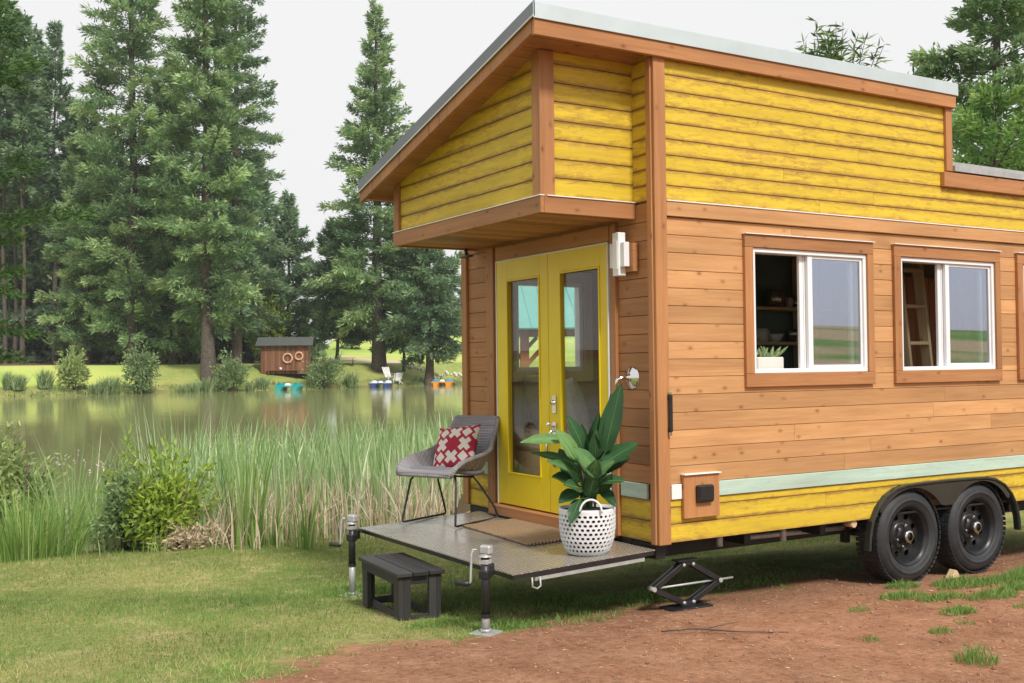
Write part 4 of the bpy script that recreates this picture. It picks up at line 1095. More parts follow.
# deck jacks
def jack(x, y, top, rz, label, split):
    z0 = tz(x, y); H = top-z0
    j = thing('stand_jack', label, 'jack', (x, y, z0), rz, 'drop leg jacks under the deck corners')
    mb = MB(); mb.box((0, 0, .006), (.15, .15, .012), bev=.003); mb.tube([(0, 0, .012), (0, 0, .03)], .034, 16); mb.build('foot_plate', MAT['grey_metal'], j)
    mb = MB(); mb.tube([(0, 0, .012), (0, 0, split+.05)], .0245, 16); mb.build('inner_tube', MAT['grey_metal'], j)
    mb = MB(); mb.tube([(0, 0, split), (0, 0, H-.075)], .0265, 18); mb.lathe([(.030, split-.004), (.030, split+.02)], 18); mb.box((.0, 0, H-.18), (.066, .062, .05), bev=.006)
    mb.box((.05, 0, H-.16), (.05, .05, .075), bev=.008); mb.build('outer_tube', MAT['dark_metal'], j)
    mb = MB(); mb.box((0, 0, H-.105), (.058, .058, .028), bev=.003); mb.build('collar_label', MAT['grey_metal'], j)
    mb = MB(); mb.box((0, -.008, H-.034), (.052, .074, .056), bev=.010); mb.lathe([(.04, H-.075), (.036, H-.07), (.036, H-.055)], 18); hd = mb.build('gear_head', MAT['grey_metal'], j)
    mb = MB(); mb.tube([(-.02, .045, H-.035), (-.03, .065, H-.035), (-.04, .070, H-.06), (-.045, .075, H-.22), (-.05, .08, H-.235)], .0075, 8); mb.tube([(-.05, .08, H-.235), (-.05, .175, H-.24)], .017, 10, m=1)
    mb.build('crank_handle', [MAT['grey_metal'], MAT['dark_metal']], j)
jack(-1.225, .125, .628, math.radians(30), 'black drop leg jack with silver foot plate at the near corner of the deck', .10)
jack(-1.20, 2.215, .575, math.radians(25), 'black drop leg jack at the far corner of the deck, left of the stool', .23)

# scissor jack
sx_, sy_ = .30, .10; z0 = tz(sx_, sy_); sj = thing('scissor_jack', 'black scissor jack under the front corner of the house', 'jack', (sx_, sy_, z0), 0)
HT = .375-z0+.0; wv = .285; hm = HT*.5
mb = MB(); mb.box((0, 0, .008), (.34, .16, .012), bev=.003); mb.box((0, 0, .03), (.12, .06, .036), bev=.004); mb.build('base', MAT['dark_metal'], sj)
mb = MB(); mb.box((0, 0, HT-.01), (.11, .07, .03), bev=.004); mb.box((0, 0, HT+.008), (.18, .08, .010), bev=.003); mb.build('saddle', MAT['dark_metal'], sj)
for s_ in (-1, 1):
    for (za, xa, zb) in ((.04, .04, hm), (HT-.02, .04, hm)):
        mb = MB()
        for yy in (-.022, .022): mb.beam((s_*xa, yy, za), (s_*wv, yy, zb), .007, .036, up=(0, 0, 1))
        mb.beam((s_*(xa+.02), 0, za+(zb-za)*.1), (s_*(wv-.02), 0, za+(zb-za)*.9), .036, .008); mb.build('arm', MAT['dark_metal'], sj)
mb = MB(); mb.tube([(-wv-.02, 0, hm), (wv+.13, 0, hm)], .0075, 8)
for s_ in (-1, 1): mb.tube([(s_*wv, -.03, hm), (s_*wv, .03, hm)], .016, 10)
mb.build('screw_rod', MAT['grey_metal'], sj)
for (x, z) in ((-.04, .04), (.04, .04), (-.04, HT-.02), (.04, HT-.02)): mb = MB(); mb.lathe([(.013, 0), (.012, .008), (0, .010)], 10, (x, -.029, z), Matrix.Rotation(PI/2, 3, 'X')); mb.build('pivot_bolt', MAT['grey_metal'], sj)

# wheel chock
cz = tz(2.83, -.16); mb = MB(); mb.prism([(-.06, 0), (.06, 0), (.02, .055), (-.005, .065)], .05, Matrix.Translation((2.86, -.02, cz-.004)) @ Matrix.Rotation(PI/2, 4, 'X'))
tag(mb.build('wheel_chock', MAT['pale_wood']), 'small wooden chock wedged between the two tyres', 'wheel chock')

# ------------------------------------------------------------------ inside the house
FL = .60
sofa = thing('daybed', 'beige daybed seen through the glass doors', 'daybed', (.62, 1.75, FL))
mb = MB(); mb.box((0, 0, .2), (.9, 1.30, .40)); mb.build('base', MAT['pale_wood'], sofa)
mb = MB(); mb.box((0, 0, .49), (.9, 1.30, .18), bev=.05); mb.build('mattress', MAT['sofa'], sofa)
for i, (x, y, z, s_, r_, m_, lab) in enumerate([(.40, 1.62, FL+.77, .24, -8, 'cushion', 'grey throw cushion leaning behind the left door pane'), (.52, .97, FL+.25, .23, 10, 'cushion', 'grey throw cushion low behind the right door pane'), (.62, 2.25, FL+.78, .26, 5, 'sofa', 'beige throw cushion at the back of the daybed')]):
    c_ = pillow(s_, .10).build('throw_cushion', MAT[m_]); c_.matrix_world = Matrix.Translation((x, y, z)) @ Matrix.Rotation(math.radians(r_), 4, 'Z') @ Matrix.Rotation(math.radians(72), 4, 'Y'); tag(c_, lab, 'cushion')
bench = thing('entry_bench', 'beige upholstered bench behind the right door pane', 'bench', (.95, .80, FL))
mb = MB(); mb.box((0, 0, .2), (.5, .62, .4)); mb.build('base', MAT['pale_wood'], bench)
mb = MB(); mb.box((0, 0, .47), (.5, .62, .14), bev=.04); mb.box((.2, 0, .70), (.12, .62, .40), bev=.05); mb.build('upholstery', MAT['sofa'], bench)
kit = thing('kitchen_shelf_unit', 'dark teal kitchen shelf unit seen through the near window', 'shelf unit', (3.35, 2.20, FL))
mb = MB(); mb.box((0, .25, 1.1), (1.9, .02, 2.2)); mb.build('back_panel', MAT['teal_wall'], kit)
mb = MB(); mb.box((0, .0, .45), (1.9, .5, .90)); mb.build('cabinet', MAT['counter'], kit)
mb = MB(); mb.box((0, -.02, .915), (1.92, .56, .03)); mb.build('worktop', MAT['pale_wood'], kit)
for z in (1.28, 1.62): mb = MB(); mb.box((-.1, .10, z), (1.5, .26, .03)); mb.build('shelf', MAT['pale_wood'], kit)
mb = MB(); mb.box((.37, .06, 1.55), (.05, .30, 1.2)); mb.build('upright', MAT['pale_wood'], kit)
def bowl(kind, x, z, r_, h, m_, lab):
    mb = MB()
    if kind == 'bowl': mb.lathe([(r_*.45, 0), (r_*.5, .005), (r_*.85, h*.5), (r_, h), (r_*.95, h), (r_*.8, h*.5), (0, .02)], 24)
    else: mb.lathe([(0, 0), (r_, 0), (r_, h), (r_*.93, h), (r_*.93, .01), (0, .01)], 24); mb.box((r_+.02, 0, h*.6), (.04, .02, h*.5), bev=.006)
    o = mb.build(kind, MAT[m_]); o.location = (x, 2.27, z); tag(o, lab, kind)
bowl('pot', 3.32, FL+1.635, .085, .17, 'steel_pot', 'steel cooking pot on the upper kitchen shelf'); bowl('mug', 3.50, FL+1.635, .04, .10, 'ceramic', 'white mug beside the steel pot on the upper shelf')
bowl('mug', 3.60, FL+1.635, .04, .10, 'steel_pot', 'steel mug at the right end of the upper shelf')
bowl('bowl', 3.30, FL+1.295, .09, .08, 'ceramic', 'white bowl on the lower kitchen shelf'); bowl('pot', 3.12, FL+1.295, .07, .13, 'ceramic', 'white crock at the left of the lower shelf'); bowl('bowl', 3.55, FL+1.295, .07, .12, 'steel_pot', 'steel bowl at the right of the lower shelf')
sb = thing('herb_box', 'white planter box of herbs on the near window sill', 'planter', (1.16, .20, WZ0+.0))
mb = MB(); mb.box((0, 0, .06), (.26, .10, .11), bev=.008); mb.build('box', MAT['ceramic'], sb)
mb = MB()
for k in range(26):
    b = Vector((random.uniform(-.1, .1), random.uniform(-.03, .03), .115)); paddle(mb, b, b+Vector((random.uniform(-.07, .07), random.uniform(-.05, .05), random.uniform(.03, .085))), (random.uniform(-1, 1), -1, .4), .022, rnd=random.random()*.8, n_=4)
mb.build('herbs', MAT['bush'], sb)
mb = MB(); mb.box((1.16, .20, WZ0-.022), (.8, .2, .04)); mb.build('inner_sill', MAT['pale_wood'], house)
lad = thing('loft_ladder', 'pale wooden loft ladder leaning inside the middle window', 'ladder', (3.16, .62, FL))
lt = [(-.10, 0, 1.0), (.08, 0, 1.0)]
mb = MB()
mb.beam((-.20, -.30, 0), (-.10, .0, 2.2), .03, .09, up=(0, 1, 0)); mb.beam((.06, -.30, 0), (.16, .0, 2.2), .03, .09, up=(0, 1, 0)); mb.build('stile', MAT['pale_wood'], lad)
for k in range(1, 7):
    z = .31*k; f_ = z/2.2; mb = MB(); mb.box((-.07+.10*f_, -.30+.30*f_, z), (.25, .10, .028)); mb.build('rung', MAT['pale_wood'], lad)
wd = thing('wardrobe', 'tall brown plank wardrobe seen through the middle window', 'wardrobe', (4.45, 1.45, FL))
mb = MB()
for k in range(9): mb.box((-.40+k*.1, -.20, .95), (.097, .02, 1.86), grain=2, bev=.004)
mb.build('door', MAT['wardrobe'], wd); mb = MB(); mb.box((0, .05, .95), (.94, .48, 1.88)); mb.build('carcass', MAT['wardrobe'], wd)
mb = MB(); mb.box((5.3, W_/2, 1.8), (.04, W_-.25, 2.38)); mb.build('partition', MAT['inner_wall'], house)
mb = MB(); mb.box((4.1, W_/2, 2.93), (2.1, W_-.25, .05)); mb.build('ceiling_panel', MAT['inner'], house)

# ------------------------------------------------------------------ pavilion behind the house (seen through both windows)
pv = thing('pavilion', 'timber pavilion with a teal metal roof behind the house', 'pavilion', (9.15, 12.5, tz(9.15, 12.5)-.03), math.radians(-26))
pz = 0
for (x, y) in ((-2.2, -1.6), (2.2, -1.6), (-2.2, 1.6), (2.2, 1.6)):
    mb = MB(); mb.box((x, y, 1.35), (.16, .16, 2.7)); mb.beam((x, y, 2.0), (x-.6*np.sign(x), y, 2.65), .08, .1, up=(0, 1, 0)); mb.build('post', MAT['shed_wood'], pv)
mb = MB(); mb.box((0, -1.6, 2.76), (5.0, .12, .2)); mb.box((0, 1.6, 2.76), (5.0, .12, .2)); mb.build('beam', MAT['shed_wood'], pv)
mb = MB()
for s_ in (-1, 1): mb.beam((0, s_*2.1, 2.72), (0, 0, 3.75), 5.6, .04, up=(0, -s_*.4, 1))
for k in range(19):
    for s_ in (-1, 1): xx = -2.7+k*.3; mb.beam((xx, s_*2.09, 2.745), (xx, s_*.02, 3.765), .04, .03, up=(0, -s_*.4, 1))
mb.build('roof', MAT['teal_roof'], pv)

# ------------------------------------------------------------------ vegetation builders
def rvec(n): 
    v = rng.normal(size=(n, 3)); return v/np.linalg.norm(v, axis=1, keepdims=True)
def kites(P, D, Nn, L, Wd, split=.42):
    """flat leaf shapes: base P, direction D, side S"""
    S = np.cross(D, Nn); S /= (np.linalg.norm(S, axis=1, keepdims=True)+1e-9)
    L = L[:, None]; Wd = Wd[:, None]
    a = P; b = P+D*L*split+S*Wd*.5; c = P+D*L; d = P+D*L*split-S*Wd*.5
    V = np.stack([a, b, c, d], 1).reshape(-1, 3); F = np.arange(len(V)).reshape(-1, 4); return V, F
def conifer(H, R, base, nb, tw, seed, leaf=(.55, .2), droop=.25, top_pow=.85, asym=0.0, mat='fir', trunk_r=None, bare=0.0):
    """tapered trunk with drooping whorled boughs; returns trunk data and crown data"""
    g = np.random.default_rng(seed)
    T = MB(); tr = trunk_r or H*.013
    pts = [(0, 0, -.6)]+[(.12*math.sin(k*1.3+seed), .12*math.cos(k*1.1+seed), H*k/10) for k in range(0, 11)]
    T.tube(pts, [tr*1.35]+[tr*max(.03, (1-k/10)**.8)*(1.25 if k == 0 else 1) for k in range(0, 11)], 10)
    Pn, Dn, Nn, Ln, Wn, Rn = [], [], [], [], [], []
    for i in range(nb):
        u = (i+g.random())/nb; h = base+(H*.985-base)*u**.92
        q = (h-base)/(H-base)
        prof_ = (min(1, .55+q*2.4) if q < .2 else 1)*(1-q)**top_pow+.025
        az = i*2.39996+g.normal()*.35
        Lb = R*prof_*g.uniform(.42, 1.22)*(1+asym*math.cos(az-1.0))
        if g.random() < bare: Lb *= .35
        el = .75*q-.06+g.normal()*.24          # upper boughs point up, lower ones hang
        d0 = np.array([math.cos(az)*math.cos(el), math.sin(az)*math.cos(el), math.sin(el)])
        side = np.array([-math.sin(az), math.cos(az), 0])
        bp = lambda t_: np.array([0, 0, h])+d0*Lb*t_[:, None]+np.array([0, 0, -1])*(droop*Lb*(t_**1.6)-.10*Lb*t_**4)[:, None]
        tt = np.linspace(0, 1, 5); c_ = bp(tt)
        rb = max(.012, .018*Lb/1.0*.55); T.tube(c_, [rb, rb*.8, rb*.6, rb*.4, rb*.15], 4, caps=False)
        n_ = max(6, int(tw*(Lb/R)**1.15+4))
        t_ = g.uniform(.10, 1.0, n_)**.75
        p = bp(t_); s_ = np.where(g.random(n_) < .5, -1, 1)
        spread = (1-t_*.72)*g.uniform(.02, .48, n_)*Lb*.62+.02
        ang = g.uniform(.5, 1.15, n_)
        d = d0*np.cos(ang)[:, None]+side*(np.sin(ang)*s_)[:, None]+np.array([0, 0, 1])*(g.normal(size=n_)*.34-.05)[:, None]
        p = p+side*(s_*spread)[:, None]+d0*(spread*.6)[:, None]+np.array([0, 0, 1])*(-.20*spread+g.normal(size=n_)*(.35*leaf[0]))[:, None]
        d += g.normal(size=(n_, 3))*.30
        d /= np.linalg.norm(d, axis=1, keepdims=True)
        nn = np.array([0, 0, .55])+g.normal(size=(n_, 3))*.9
        Pn.append(p); Dn.append(d); Nn.append(nn)
        Ln.append(leaf[0]*g.uniform(.6, 1.4, n_)); Wn.append(leaf[1]*g.uniform(.6, 1.4, n_))
        bl = g.normal()*.13
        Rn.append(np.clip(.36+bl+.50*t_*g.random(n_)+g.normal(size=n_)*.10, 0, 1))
    P, D, N_, L, Wd, R_ = [np.concatenate(a) for a in (Pn, Dn, Nn, Ln, Wn, Rn)]
    V, F = kites(P, D, N_, L, Wd)
    return T, V, F, R_
def conifer_tree(name, label, loc, group=None, rz=0, **k):
    T, V, F, R_ = conifer(**k)
    t_ = thing(name, label, 'tree', loc, rz, group)
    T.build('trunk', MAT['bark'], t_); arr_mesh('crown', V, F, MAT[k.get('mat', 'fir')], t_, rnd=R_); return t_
def leafcloud(n, c, r, leaf, seed, lumps=9, flat=.0, up=.35):
    g = np.random.default_rng(seed)
    lc = g.normal(size=(lumps, 3)); lc /= np.linalg.norm(lc, axis=1, keepdims=True); lc *= g.uniform(.35, .75, (lumps, 1)); lr = g.uniform(.28, .5, lumps)
    lc[:, 2] = np.abs(lc[:, 2])*.9-.25
    k = g.integers(0, lumps, n); v = g.normal(size=(n, 3)); v /= np.linalg.norm(v, axis=1, keepdims=True)
    p = lc[k]+v*(lr[k]*g.uniform(.5, 1.0, n)**.5)[:, None]
    d = v*.6+g.normal(size=(n, 3))*.6+np.array([0, 0, up]); d /= np.linalg.norm(d, axis=1, keepdims=True)
    ns = 34; sdir = g.normal(size=(ns, 3))*np.array([.62, .62, .35])+np.array([0, 0, .75]); sdir /= np.linalg.norm(sdir, axis=1, keepdims=True); sl_ = g.uniform(.75, 1.38, ns)
    on = g.random(n) < .38; ks = g.integers(0, ns, n); tq = g.uniform(.3, 1, n)**.8
    q_ = sdir[ks]*(sl_[ks]*tq)[:, None]+g.normal(size=(n, 3))*.055; q_[:, 2] -= .32
    p = np.where(on[:, None], q_, p); d = np.where(on[:, None], sdir[ks]*.7+g.normal(size=(n, 3))*.5, d); d /= np.linalg.norm(d, axis=1, keepdims=True)
    P = np.array(c)+p*np.array(r); P[:, 2] = np.maximum(P[:, 2], .02)
    nn = g.normal(size=(n, 3))+np.array([0, 0, .5])
    V, F = kites(P, d, nn, leaf[0]*g.uniform(.6, 1.35, n), leaf[1]*g.uniform(.6, 1.3, n))
    bl = g.normal(size=lumps)*.12
    return V, F, np.clip(.42+bl[k]+g.normal(size=n)*.17, 0, 1)
def bush(name, label, loc, r, n, leaf, mat, seed, group=None, cat='shrub', stems=7):
    t_ = thing(name, label, cat, loc, 0, group); V, F, R_ = leafcloud(n, (0, 0, r[2]*.62), (r[0], r[1], r[2]), leaf, seed)
    arr_mesh('foliage', V, F, MAT[mat], t_, rnd=R_)
    mb = MB(); g = np.random.default_rng(seed+5)
    for k in range(stems):
        a = g.uniform(0, 2*PI); q = g.uniform(.3, .8); mb.tube([(.1*r[0]*math.cos(a), .1*r[1]*math.sin(a), -.08), (r[0]*q*.5*math.cos(a), r[1]*q*.5*math.sin(a), r[2]*.5), (r[0]*q*math.cos(a), r[1]*q*math.sin(a), r[2]*1.1)], [.03*r[2], .02*r[2], .006*r[2]], 5)
    mb.build('stem', MAT['bark'], t_); return t_
def blades(x, y, z, h, w_, lean, seed, curve=1.0, seg=4):
    """upright tapering blades; returns V,F"""
    g = np.random.default_rng(seed); n_ = len(x); az = g.uniform(0, 2*PI, n_); fa = g.uniform(0, PI, n_)
    ld = np.stack([np.cos(az), np.sin(az), np.zeros(n_)], 1); sd_ = np.stack([np.cos(fa), np.sin(fa), np.zeros(n_)], 1)
    B = np.stack([x, y, z], 1); rows_ = []
    for k in range(seg+1):
        u = k/seg; c_ = B+np.array([0, 0, 1])*(h*(u-.5*lean*lean*u*u*curve))[:, None]+ld*(h*lean*(u**1.9 if curve else u))[:, None]
        ww = w_*(1-u**2.2)*(.7+.3*min(1, u*4))*.5+.0004
        rows_ += [c_-sd_*ww[:, None], c_+sd_*ww[:, None]]
    V = np.stack(rows_, 1).reshape(-1, 3); m_ = 2*(seg+1); base = np.arange(n_)[:, None]*m_
    Fs = [base+np.array([[2*k, 2*k+1, 2*k+3, 2*k+2]]) for k in range(seg)]
    F = np.concatenate(Fs, 0); return V, F, seg

# ------------------------------------------------------------------ far bank
def far(px, d, dz=0): x, y = at(px, d); return (x, y, tz(x, y)+dz)
# big firs one by one
def big(lab, px, d, **k):
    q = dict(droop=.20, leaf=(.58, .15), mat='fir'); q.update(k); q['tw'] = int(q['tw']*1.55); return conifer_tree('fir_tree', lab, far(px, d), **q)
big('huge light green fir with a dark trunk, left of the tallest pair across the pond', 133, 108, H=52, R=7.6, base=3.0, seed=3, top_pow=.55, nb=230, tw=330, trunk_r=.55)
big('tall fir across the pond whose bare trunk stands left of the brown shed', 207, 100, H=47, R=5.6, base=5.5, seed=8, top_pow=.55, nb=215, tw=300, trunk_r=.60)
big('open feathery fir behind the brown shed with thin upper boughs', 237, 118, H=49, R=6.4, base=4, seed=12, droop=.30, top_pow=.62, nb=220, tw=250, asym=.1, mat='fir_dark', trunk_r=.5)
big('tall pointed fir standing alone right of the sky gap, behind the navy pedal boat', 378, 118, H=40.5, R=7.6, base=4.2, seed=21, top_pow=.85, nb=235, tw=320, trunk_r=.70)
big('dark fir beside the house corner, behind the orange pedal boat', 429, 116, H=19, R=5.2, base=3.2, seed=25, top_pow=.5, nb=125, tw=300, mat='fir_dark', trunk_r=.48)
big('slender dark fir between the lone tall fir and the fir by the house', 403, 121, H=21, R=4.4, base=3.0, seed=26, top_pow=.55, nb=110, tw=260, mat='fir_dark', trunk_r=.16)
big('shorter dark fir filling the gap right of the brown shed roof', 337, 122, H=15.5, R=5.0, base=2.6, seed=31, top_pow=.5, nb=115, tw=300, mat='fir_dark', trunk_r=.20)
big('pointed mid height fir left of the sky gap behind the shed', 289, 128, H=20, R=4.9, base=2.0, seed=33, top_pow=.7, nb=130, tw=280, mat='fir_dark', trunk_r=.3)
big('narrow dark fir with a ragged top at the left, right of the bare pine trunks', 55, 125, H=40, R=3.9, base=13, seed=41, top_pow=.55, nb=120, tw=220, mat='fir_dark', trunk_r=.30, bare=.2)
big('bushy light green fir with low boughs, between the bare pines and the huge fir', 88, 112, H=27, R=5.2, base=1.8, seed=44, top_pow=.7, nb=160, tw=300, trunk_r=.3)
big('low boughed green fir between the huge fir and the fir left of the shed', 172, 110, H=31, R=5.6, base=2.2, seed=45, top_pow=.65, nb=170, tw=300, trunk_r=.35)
# thin pines with bare trunks at the far left
p0 = None
for i, (px, d, H_, rz) in enumerate([(4, 120, 41, 0), (15, 124, 39, 1.3), (23, 116, 38, 2.2), (-14, 122, 42, 3.0), (36, 132, 41, 4.0), (-34, 118, 40, 5)]):
    if i == 0:
        p0 = conifer_tree('pine_tree', 'thin pine with a long bare trunk in the clump at the far left', far(px, d), group='thin pines at the far left', H=H_, R=3.0, base=20, seed=51, droop=.2, top_pow=.5, nb=75, tw=190, leaf=(.74, .24), mat='fir_dark', trunk_r=.24, bare=.15)
    else: dup(p0, far(px, d), rz, (.9+.05*i, .9+.05*i, H_/41))
# forest behind
variants = [conifer_tree('forest_fir', 'dark fir among the forest behind the far bank', far(-60, 140), group='forest firs behind the far bank', H=27, R=5.0, base=.8, seed=61, droop=.25, top_pow=.6, nb=120, tw=230, leaf=(.85, .30), mat='fir_dark', trunk_r=.26),
            conifer_tree('forest_fir', 'dark fir among the forest behind the far bank', far(20, 146), group='forest firs behind the far bank', H=24, R=5.2, base=.8, seed=62, droop=.2, top_pow=.55, nb=115, tw=230, leaf=(.85, .30), mat='fir_dark', trunk_r=.24)]
g_ = random.Random(5)
spots = [(-30, 131), (0, 134), (28, 129), (52, 140), (75, 128), (98, 137), (118, 131), (146, 133), (165, 140), (186, 130), (222, 137), (252, 133), (272, 142), (305, 147), (318, 158), (352, 166),
         (-70, 150), (-10, 158), (40, 160), (85, 156), (128, 162), (172, 158), (205, 160), (245, 163), (285, 168), (-110, 140), (-150, 150), (-100, 170), (10, 180), (60, 182), (110, 184), (160, 182), (215, 186), (265, 190)]
for i, (px, d) in enumerate(spots):
    s_ = g_.uniform(.62, .95) if px > 270 else g_.uniform(.8, 1.12)
    if 262 < px < 372: s_ *= .48
    dup(variants[i % 2], far(px, d), g_.uniform(0, 6.28), (s_*1.05, s_*1.05, s_))
# far tree line beyond the right hand field
for i, (px, d) in enumerate([(385, 235), (405, 240), (425, 238), (447, 242), (468, 240), (490, 244), (360, 238), (515, 240), (540, 245), (570, 240)]):
    s_ = g_.uniform(.42, .6); dup(variants[i % 2], far(px, d), g_.uniform(0, 6.28), (s_*1.8, s_*1.8, s_), label='small fir in the tree line beyond the yellow field', group='tree line beyond the yellow field')
# a sunlit maple deep between the trunks
bush('young_maple', 'sunlit yellow green young maple glowing behind the fir trunks', far(180, 112), (3.0, 3.0, 2.6), 2600, (.42, .26), 'pale_bush', 70, cat='tree')
bush('young_maple', 'bright yellow green sapling in the gap left of the shed roof', far(268, 126), (2.6, 2.6, 6.2), 2200, (.45, .28), 'bright', 71, cat='tree')
# shrubs on the bank
for i, (px, d, rw, rh, m_, lab) in enumerate([
        (72, 88.5, 1.5, 2.1, 'pale_bush', 'round pale green shrub on the far bank, leftmost of the row'), (140, 92, 1.60, 3.0, 'bush', 'tall grey green shrub on the far bank in front of the dark fir trunk'),
        (231, 97, 1.55, 2.7, 'bush', 'leafy shrub on the far bank just left of the brown shed'), (324, 104, 2.0, 2.5, 'bush', 'broad rounded shrub on the far bank hiding the right end of the shed')]):
    bush('bank_shrub', lab, far(px, d, -.1), (rw, rw, rh), 3200, (.30, .12), m_, 80+i, 'shrubs along the far bank')
tuft0 = None
for i, (px, d) in enumerate([(8, 86.5), (19, 86.5), (45, 87.5), (96, 89), (104, 89.6), (112, 90.2), (182, 93.8), (192, 94.4), (206, 95.6), (250, 98.5), (262, 100), (350, 106.5)]):
    if tuft0 is None:
        g2 = np.random.default_rng(4); n_ = 260; a = g2.uniform(0, 2*PI, n_); r_ = g2.uniform(0, .5, n_)**.7*.6
        V, F, sg = blades(r_*np.cos(a), r_*np.sin(a), np.zeros(n_), g2.uniform(.7, 1.7, n_), np.full(n_, .07), g2.uniform(.05, .45, n_), 9, seg=2)
        tuft0 = arr_mesh('reed_tuft', V, F, MAT['bush'], rnd=np.tile(g2.random(n_), sg)); tuft0.location = far(px, d); tag(tuft0, 'small reed tuft at the water edge of the far bank', 'reeds', 'reed tufts at the far water edge')
    else:
        o = tuft0.copy(); COL.objects.link(o); o.location = far(px, d); o.rotation_euler = (0, 0, i*1.7); o.scale = (1+.25*(i % 3),)*2+(.65+.2*(i % 3),)

g = np.random.default_rng(77); n_ = 60000; x = g.uniform(-5, 62, n_); y = g.uniform(84, 104, n_); sdv = pond_sd(x, y); px, dep = colpx(x, y)
k = (sdv > -.3) & (sdv < 1.6+1.2*vnoise(x, y, .5, 4)) & (px > -30) & (px < 500) & (g.random(n_) < .4+.6*vnoise(x, y, .9, 2)); x, y = x[k], y[k]; n_ = len(x)
V, F, sg = blades(x, y, np.maximum(terrain(x, y), WZ)-.03, g.uniform(.15, .6, n_)*(1+.6*vnoise(x, y, .8, 7)), g.uniform(.05, .12, n_), g.uniform(.1, .7, n_), 78, seg=2)
tag(arr_mesh('bank_weeds', V, F, MAT['bush'], rnd=np.tile(np.clip(.25+.3*vnoise(x, y, 1.2, 5)+g.normal(size=n_)*.2, 0, 1), sg)), 'rough weeds along the water edge of the far bank', 'weeds', kind='stuff')
# shed with life rings
sp = far(286, 106.5); shed_rz = math.atan2(HR[1], HR[0])+math.radians(6)
shed = thing('boat_shed', 'small brown board shed with a grey green roof on the far bank', 'shed', (sp[0], sp[1], sp[2]-.05), shed_rz)
SWd, SDp, SHt = 4.5, 3.0, 2.75
mb = MB()
for k in range(24): mb.box((-SWd/2+(k+.5)*SWd/24, -SDp/2, SHt/2), (SWd/24-.012, .04, SHt), grain=2); mb.box((-SWd/2+(k+.5)*SWd/24, SDp/2, SHt/2), (SWd/24-.012, .04, SHt), grain=2)
for k in range(16): mb.box((-SWd/2, -SDp/2+.03+(k+.5)*(SDp-.06)/16, SHt/2+.1), (.04, (SDp-.06)/16-.012, SHt+.2), grain=2); mb.box((SWd/2, -SDp/2+.03+(k+.5)*(SDp-.06)/16, SHt/2+.1), (.04, (SDp-.06)/16-.012, SHt+.2), grain=2)
mb.build('wall', MAT['shed_wood'], shed)
mb = MB(); mb.beam((0, -SDp/2-.45, SHt-.02), (0, 0, SHt+.82), SWd+.9, .08, up=(0, -.5, 1)); mb.beam((0, SDp/2+.45, SHt-.02), (0, 0, SHt+.82), SWd+.9, .08, up=(0, .5, 1)); mb.build('roof', MAT['shed_roof'], shed)
mb = MB(); mb.prism([(-SDp/2, SHt), (SDp/2, SHt), (0, SHt+.72)], .05, Matrix(((0, 0, 1, -SWd/2), (1, 0, 0, 0), (0, 1, 0, 0), (0, 0, 0, 1)))); mb.prism([(-SDp/2, SHt), (SDp/2, SHt), (0, SHt+.72)], .05, Matrix(((0, 0, 1, SWd/2-.05), (1, 0, 0, 0), (0, 1, 0, 0), (0, 0, 0, 1)))); mb.build('gable', MAT['shed_wood'], shed)
mb = MB(); mb.box((-.1, -SDp/2-.25, .38), (3.2, .35, .06)); mb.box((-1.5, -SDp/2-.25, .17), (.08, .3, .36)); mb.box((1.3, -SDp/2-.25, .17), (.08, .3, .36)); bn = mb.build('bench_ledge', MAT['shed_wood'], shed)
SM = Matrix.Translation((sp[0], sp[1], sp[2]-.05)) @ Matrix.Rotation(shed_rz, 4, 'Z')
for (x, z, r_, lab) in ((.30, 1.52, .43, 'larger pale life ring hanging on the shed wall, left of the pair'), (1.38, 1.72, .35, 'smaller pale life ring hanging on the shed wall, right of the pair')):
    rg = thing('life_ring', lab, 'life ring', SM @ Vector((x, -SDp/2-.10, z)), shed_rz)
    mb = MB(); mb.tube([(r_*math.cos(a), 0, r_*math.sin(a)) for a in np.linspace(0, 2*PI, 33)], .085, 8, caps=False); mb.build('ring', MAT['ring'], rg)
    mb = MB()
    for k in range(4): a = k*PI/2+.6; mb.box((r_*math.cos(a), 0, r_*math.sin(a)), (.19, .19, .12), rot=Matrix.Rotation(-a, 3, 'Y'), bev=.02)
    mb.build('band', MAT['boat_orange'], rg)
mb = MB(); mb.lathe([(0, 0), (.11, 0), (.13, .22), (.0, .22)], 12); o = mb.build('bucket', MAT['white_paint']); o.location = SM @ Vector((-.35, -SDp/2-.25, .411)); tag(o, 'white bucket on the ledge below the larger life ring', 'bucket')

